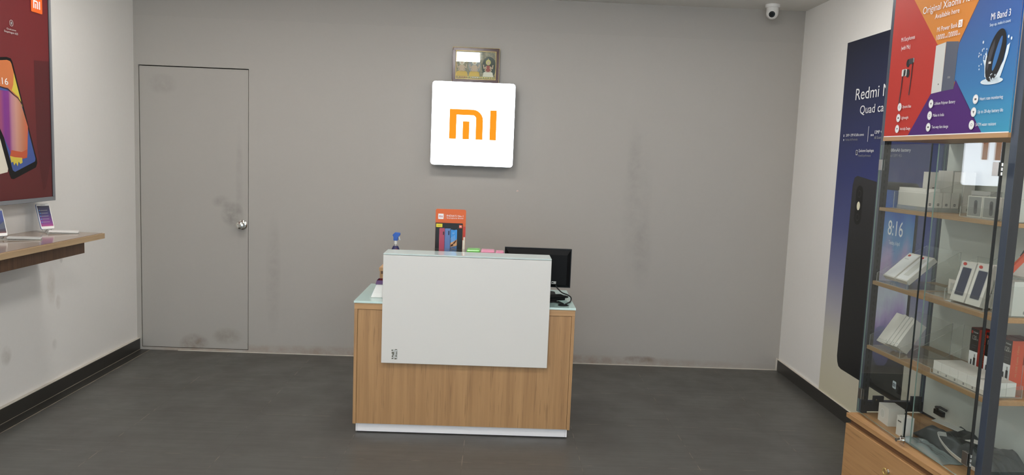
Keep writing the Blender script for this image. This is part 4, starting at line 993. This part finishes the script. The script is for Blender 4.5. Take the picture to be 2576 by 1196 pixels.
# -- lower shelf
tray('clear tray of leaning white boxes on the lower shelf far end', .005, .245, .070, .300, Z3, .050, .16)
def pl1(a_): logo_front(a_, .022, .012)
NM = ['farthest', 'second', 'middle', 'fourth', 'nearest']
for k in range(5):
    h_ = (.158, .155, .150, .152, .146)[k]; wd = .070 if k == 0 else .018
    uu = (.062, .112, .133, .154, .175)[k]
    carton('white box leaning in the lower shelf far tray, %s of five from the far end' % NM[k], uu, .100+.004*k, Z3+.0205, wd if k == 0 else .019, .060 if k else .024, h_, lean=math.radians(33), group='leaning white boxes on the lower shelf', logo='v', extra=(pl1 if k == 0 else (lambda a_: a_.rect(-.006, .01, .004, .018, 'pale_grey'))))
tray('clear empty tray on the middle of the lower shelf', .255, .425, .120, .345, Z3, .040, .16)
tray('clear low tray under the row of flat white boxes', .455, .776, .072, .215, Z3, .022, .045)
for k in range(5):
    carton('flat white box in the lower shelf door row, %s of five from far end' % NM[k], .487+.0505*k, .138, Z3+.003, .049, .118, .052, group='flat white boxes in a row on the lower shelf', logo='v', extra=lambda a_: logo_front(a_, .004, .006, .008))
for k in range(3):
    carton('plain white box at the near end of the flat row, %s' % ['beside the door', 'in the middle', 'on the wall side'][k], .752, .098+.0375*k, Z3+.003, .040, .036, .052, group='plain white boxes at the flat row near end', logo=None)
def cab(a_):
    a_.rect(-.028, .0, .028, .080, 'white').rect(-.028, .080, .028, .158, 'band_black').up()
    a_.rect(-.024, .140, -.014, .150, 'carton_red').text('Mi Braided', -.010, .143, .0055, 'white', .030).text('120', -.014, .120, .016, 'pale_grey', .026).text('cm', .014, .120, .007, 'pale_grey', .009)
    a_.rect(-.012, .10, .018, .102, 'grey_band').rect(-.012, .092, .014, .094, 'grey_band')
    a_.rect(-.014, .030, -.006, .052, 'band_black', .002).rect(.004, .034, .018, .060, 'band_black', .002).rect(-.0105, .0, -.0095, .03, 'band_black').rect(.0105, .0, .0115, .034, 'band_black').rect(.007, .060, .015, .072, 'light_grey')
def cable_box(label, u, v, du=.048, dv=.050, h=.188, z=Z3, side='carton_red', name='cable_box'):
    t_ = cthing(name, label, 'box', u, v, z, 0, 'red cable boxes on the lower shelf')
    b_ = MB(); b_.box(-dv/2, dv/2, -du/2, du/2, 0, h, 'carton_red', {'-y': side})
    a_ = Art((-dv/2, 0, 0), (0, -du/.056, 0), (0, 0, h/.158), b_); cab(a_)
    a_ = Art((0, -du/2, 0), (0, 0, 1), (-1, 0, 0), b_); a_.text('Mi USB Cable 120cm', .05, -.004, .008, 'sand', .12)
    b_.build('carton', t_, fix=False)
    b_ = MB(); b_.T = Matrix.Translation((0, 0, h+.0002)); b_.box(-dv/2+.001, dv/2-.001, -du/2+.001, du/2-.001, 0, .002, 'dark_red'); b_.build('top_flap', t_)
cable_box('black and red cable box standing alone left of the near post, lower shelf', .470, .262)
cable_box('black and red cable box directly behind the near post, lower shelf', .558, .262)
cable_box('black and red cable box just right of the near post, orange side, lower shelf', .651, .262, side='carton_orange')
cable_box('black and red cable box half hidden by the near post, lower shelf', .604, .262)
cable_box('red cable box behind the orange-sided one against the back panel', .651, .3145, side='carton_orange')
cable_box('red cable box against the back panel, left of the rearmost orange-sided one', .604, .3145)
# -- base shelf
t = cthing('charger_box', 'frosty white cube box on the cabinet base near the far post', 'box', .130, .130, Z4, -.10)
b = MB(); b.box(-.035, .035, -.048, .048, 0, .080, 'white_box'); a = Art((-.035, 0, 0), (0, -1, 0), (0, 0, 1), b); a.ring(-.008, .042, .019, .022, 'white', 24).up().poly([(x-.008, y+.042) for x, y in ell(0, 0, .018)], 'paper'); b.build('carton', t, fix=False)
b = MB(); b.box(.0352, .050, -.040, .030, 0, .060, 'milky_polythene'); b.build('plastic_wrap', t, bevel=.004)
carton('narrow white box behind the glass door lock on the cabinet base', .285, .100, Z4, .045, .05, .085, logo='v', extra=lambda a_: a_.rect(-.015, .06, .01, .066, 'logo_grey'))
# crumpled grey polythene heap
def crumple(name, label, cat, u0, u1, v0, v1, z0, hgt, m, seed, n=34, parent=None):
    rr_ = random.Random(seed); t_ = cthing(name, label, cat, (u0+u1)/2, (v0+v1)/2, z0)
    hills = [(rr_.uniform(0, 1), rr_.uniform(0, 1), rr_.uniform(.08, .25), rr_.uniform(.3, 1)) for _ in range(16)]
    creases = [(rr_.uniform(0, 2*PI), rr_.uniform(6, 22), rr_.uniform(0, 6)) for _ in range(7)]
    vs = []; fs = []
    for i in range(n+1):
        for j in range(n+1):
            s_, q_ = i/n, j/n
            e = min(s_, 1-s_, q_, 1-q_); env = min(1, e*6)
            h_ = sum(w_*math.exp(-((s_-a_)**2+(q_-b_)**2)/(r_*r_)) for a_, b_, r_, w_ in hills)/3.2
            cr = sum(abs(math.sin((s_*math.cos(A)+q_*math.sin(A))*F+P_)) for A, F, P_ in creases)/7
            z = .002+hgt*env*(.15+.6*min(h_, 1.1)+.35*(cr-.4))
            vs.append(((v1-v0)*(q_-.5), -(u1-u0)*(s_-.5)+.004*math.sin(9*q_+s_*4), max(.001, z)))
    for i in range(n):
        for j in range(n): a_ = i*(n+1)+j; fs.append((a_, a_+1, a_+n+2, a_+n+1))
    b_ = MB(); b_.add(vs, fs, m); o_ = b_.build('crumpled_sheet', t_, smooth=False); 
    for p in o_.data.polygons: p.use_smooth = True
    sd = o_.modifiers.new('solid', 'SOLIDIFY'); sd.thickness = .0006; sd.offset = 1
    return t_
crumple('plastic_bag', 'crumpled dark grey polythene bag on the cabinet base', 'bag', .255, .775, .152, .345, Z4, .135, 'polythene', 5)
crumple('plastic_sheet', 'milky clear polythene folded beside the door lock, left of the grey bag', 'bag', .315, .60, .055, .150, Z4+.0, .045, 'milky_polythene', 9, 22)
def paperpiece(label, u, v, z, w_, l, rz, tilt_):
    t_ = cthing('paper_card', label, 'card', u, v, z, rz, 'white cards on the grey bag')
    b_ = MB(); b_.T = Matrix.Rotation(tilt_, 4, 'X'); b_.box(-w_/2, w_/2, -l/2, l/2, 0, .0015, 'paper'); b_.build('card', t_)
paperpiece('white card lying on the grey polythene, farther from the near post', .365, .235, Z4+.078, .050, .11, .5, .12)
paperpiece('white card lying on the grey polythene beside the near post', .600, .200, Z4+.092, .045, .08, .2, -.1)
t = cthing('white_strap', 'curled white plastic strap on the cabinet base beside the near post', 'strap', .60, .085, Z4)
pts = bez([(.045, .09, .085), (.0, .075, .092), (-.018, .03, .080), (-.012, -.02, .055), (.02, -.06, .028), (.05, -.085, .012)], 8)
b = MB(); vs = []
for k, p in enumerate(pts):
    w_ = .016; vs += [(p[0]-.006, p[1]-.004, p[2]+w_), (p[0]+.006, p[1]+.004, p[2]-.004)]
fs = [(2*k, 2*k+1, 2*k+3, 2*k+2) for k in range(len(pts)-1)]
b.add(vs, fs, 'paper'); o = b.build('strap_band', t); md = o.modifiers.new('s', 'SOLIDIFY'); md.thickness = .0015
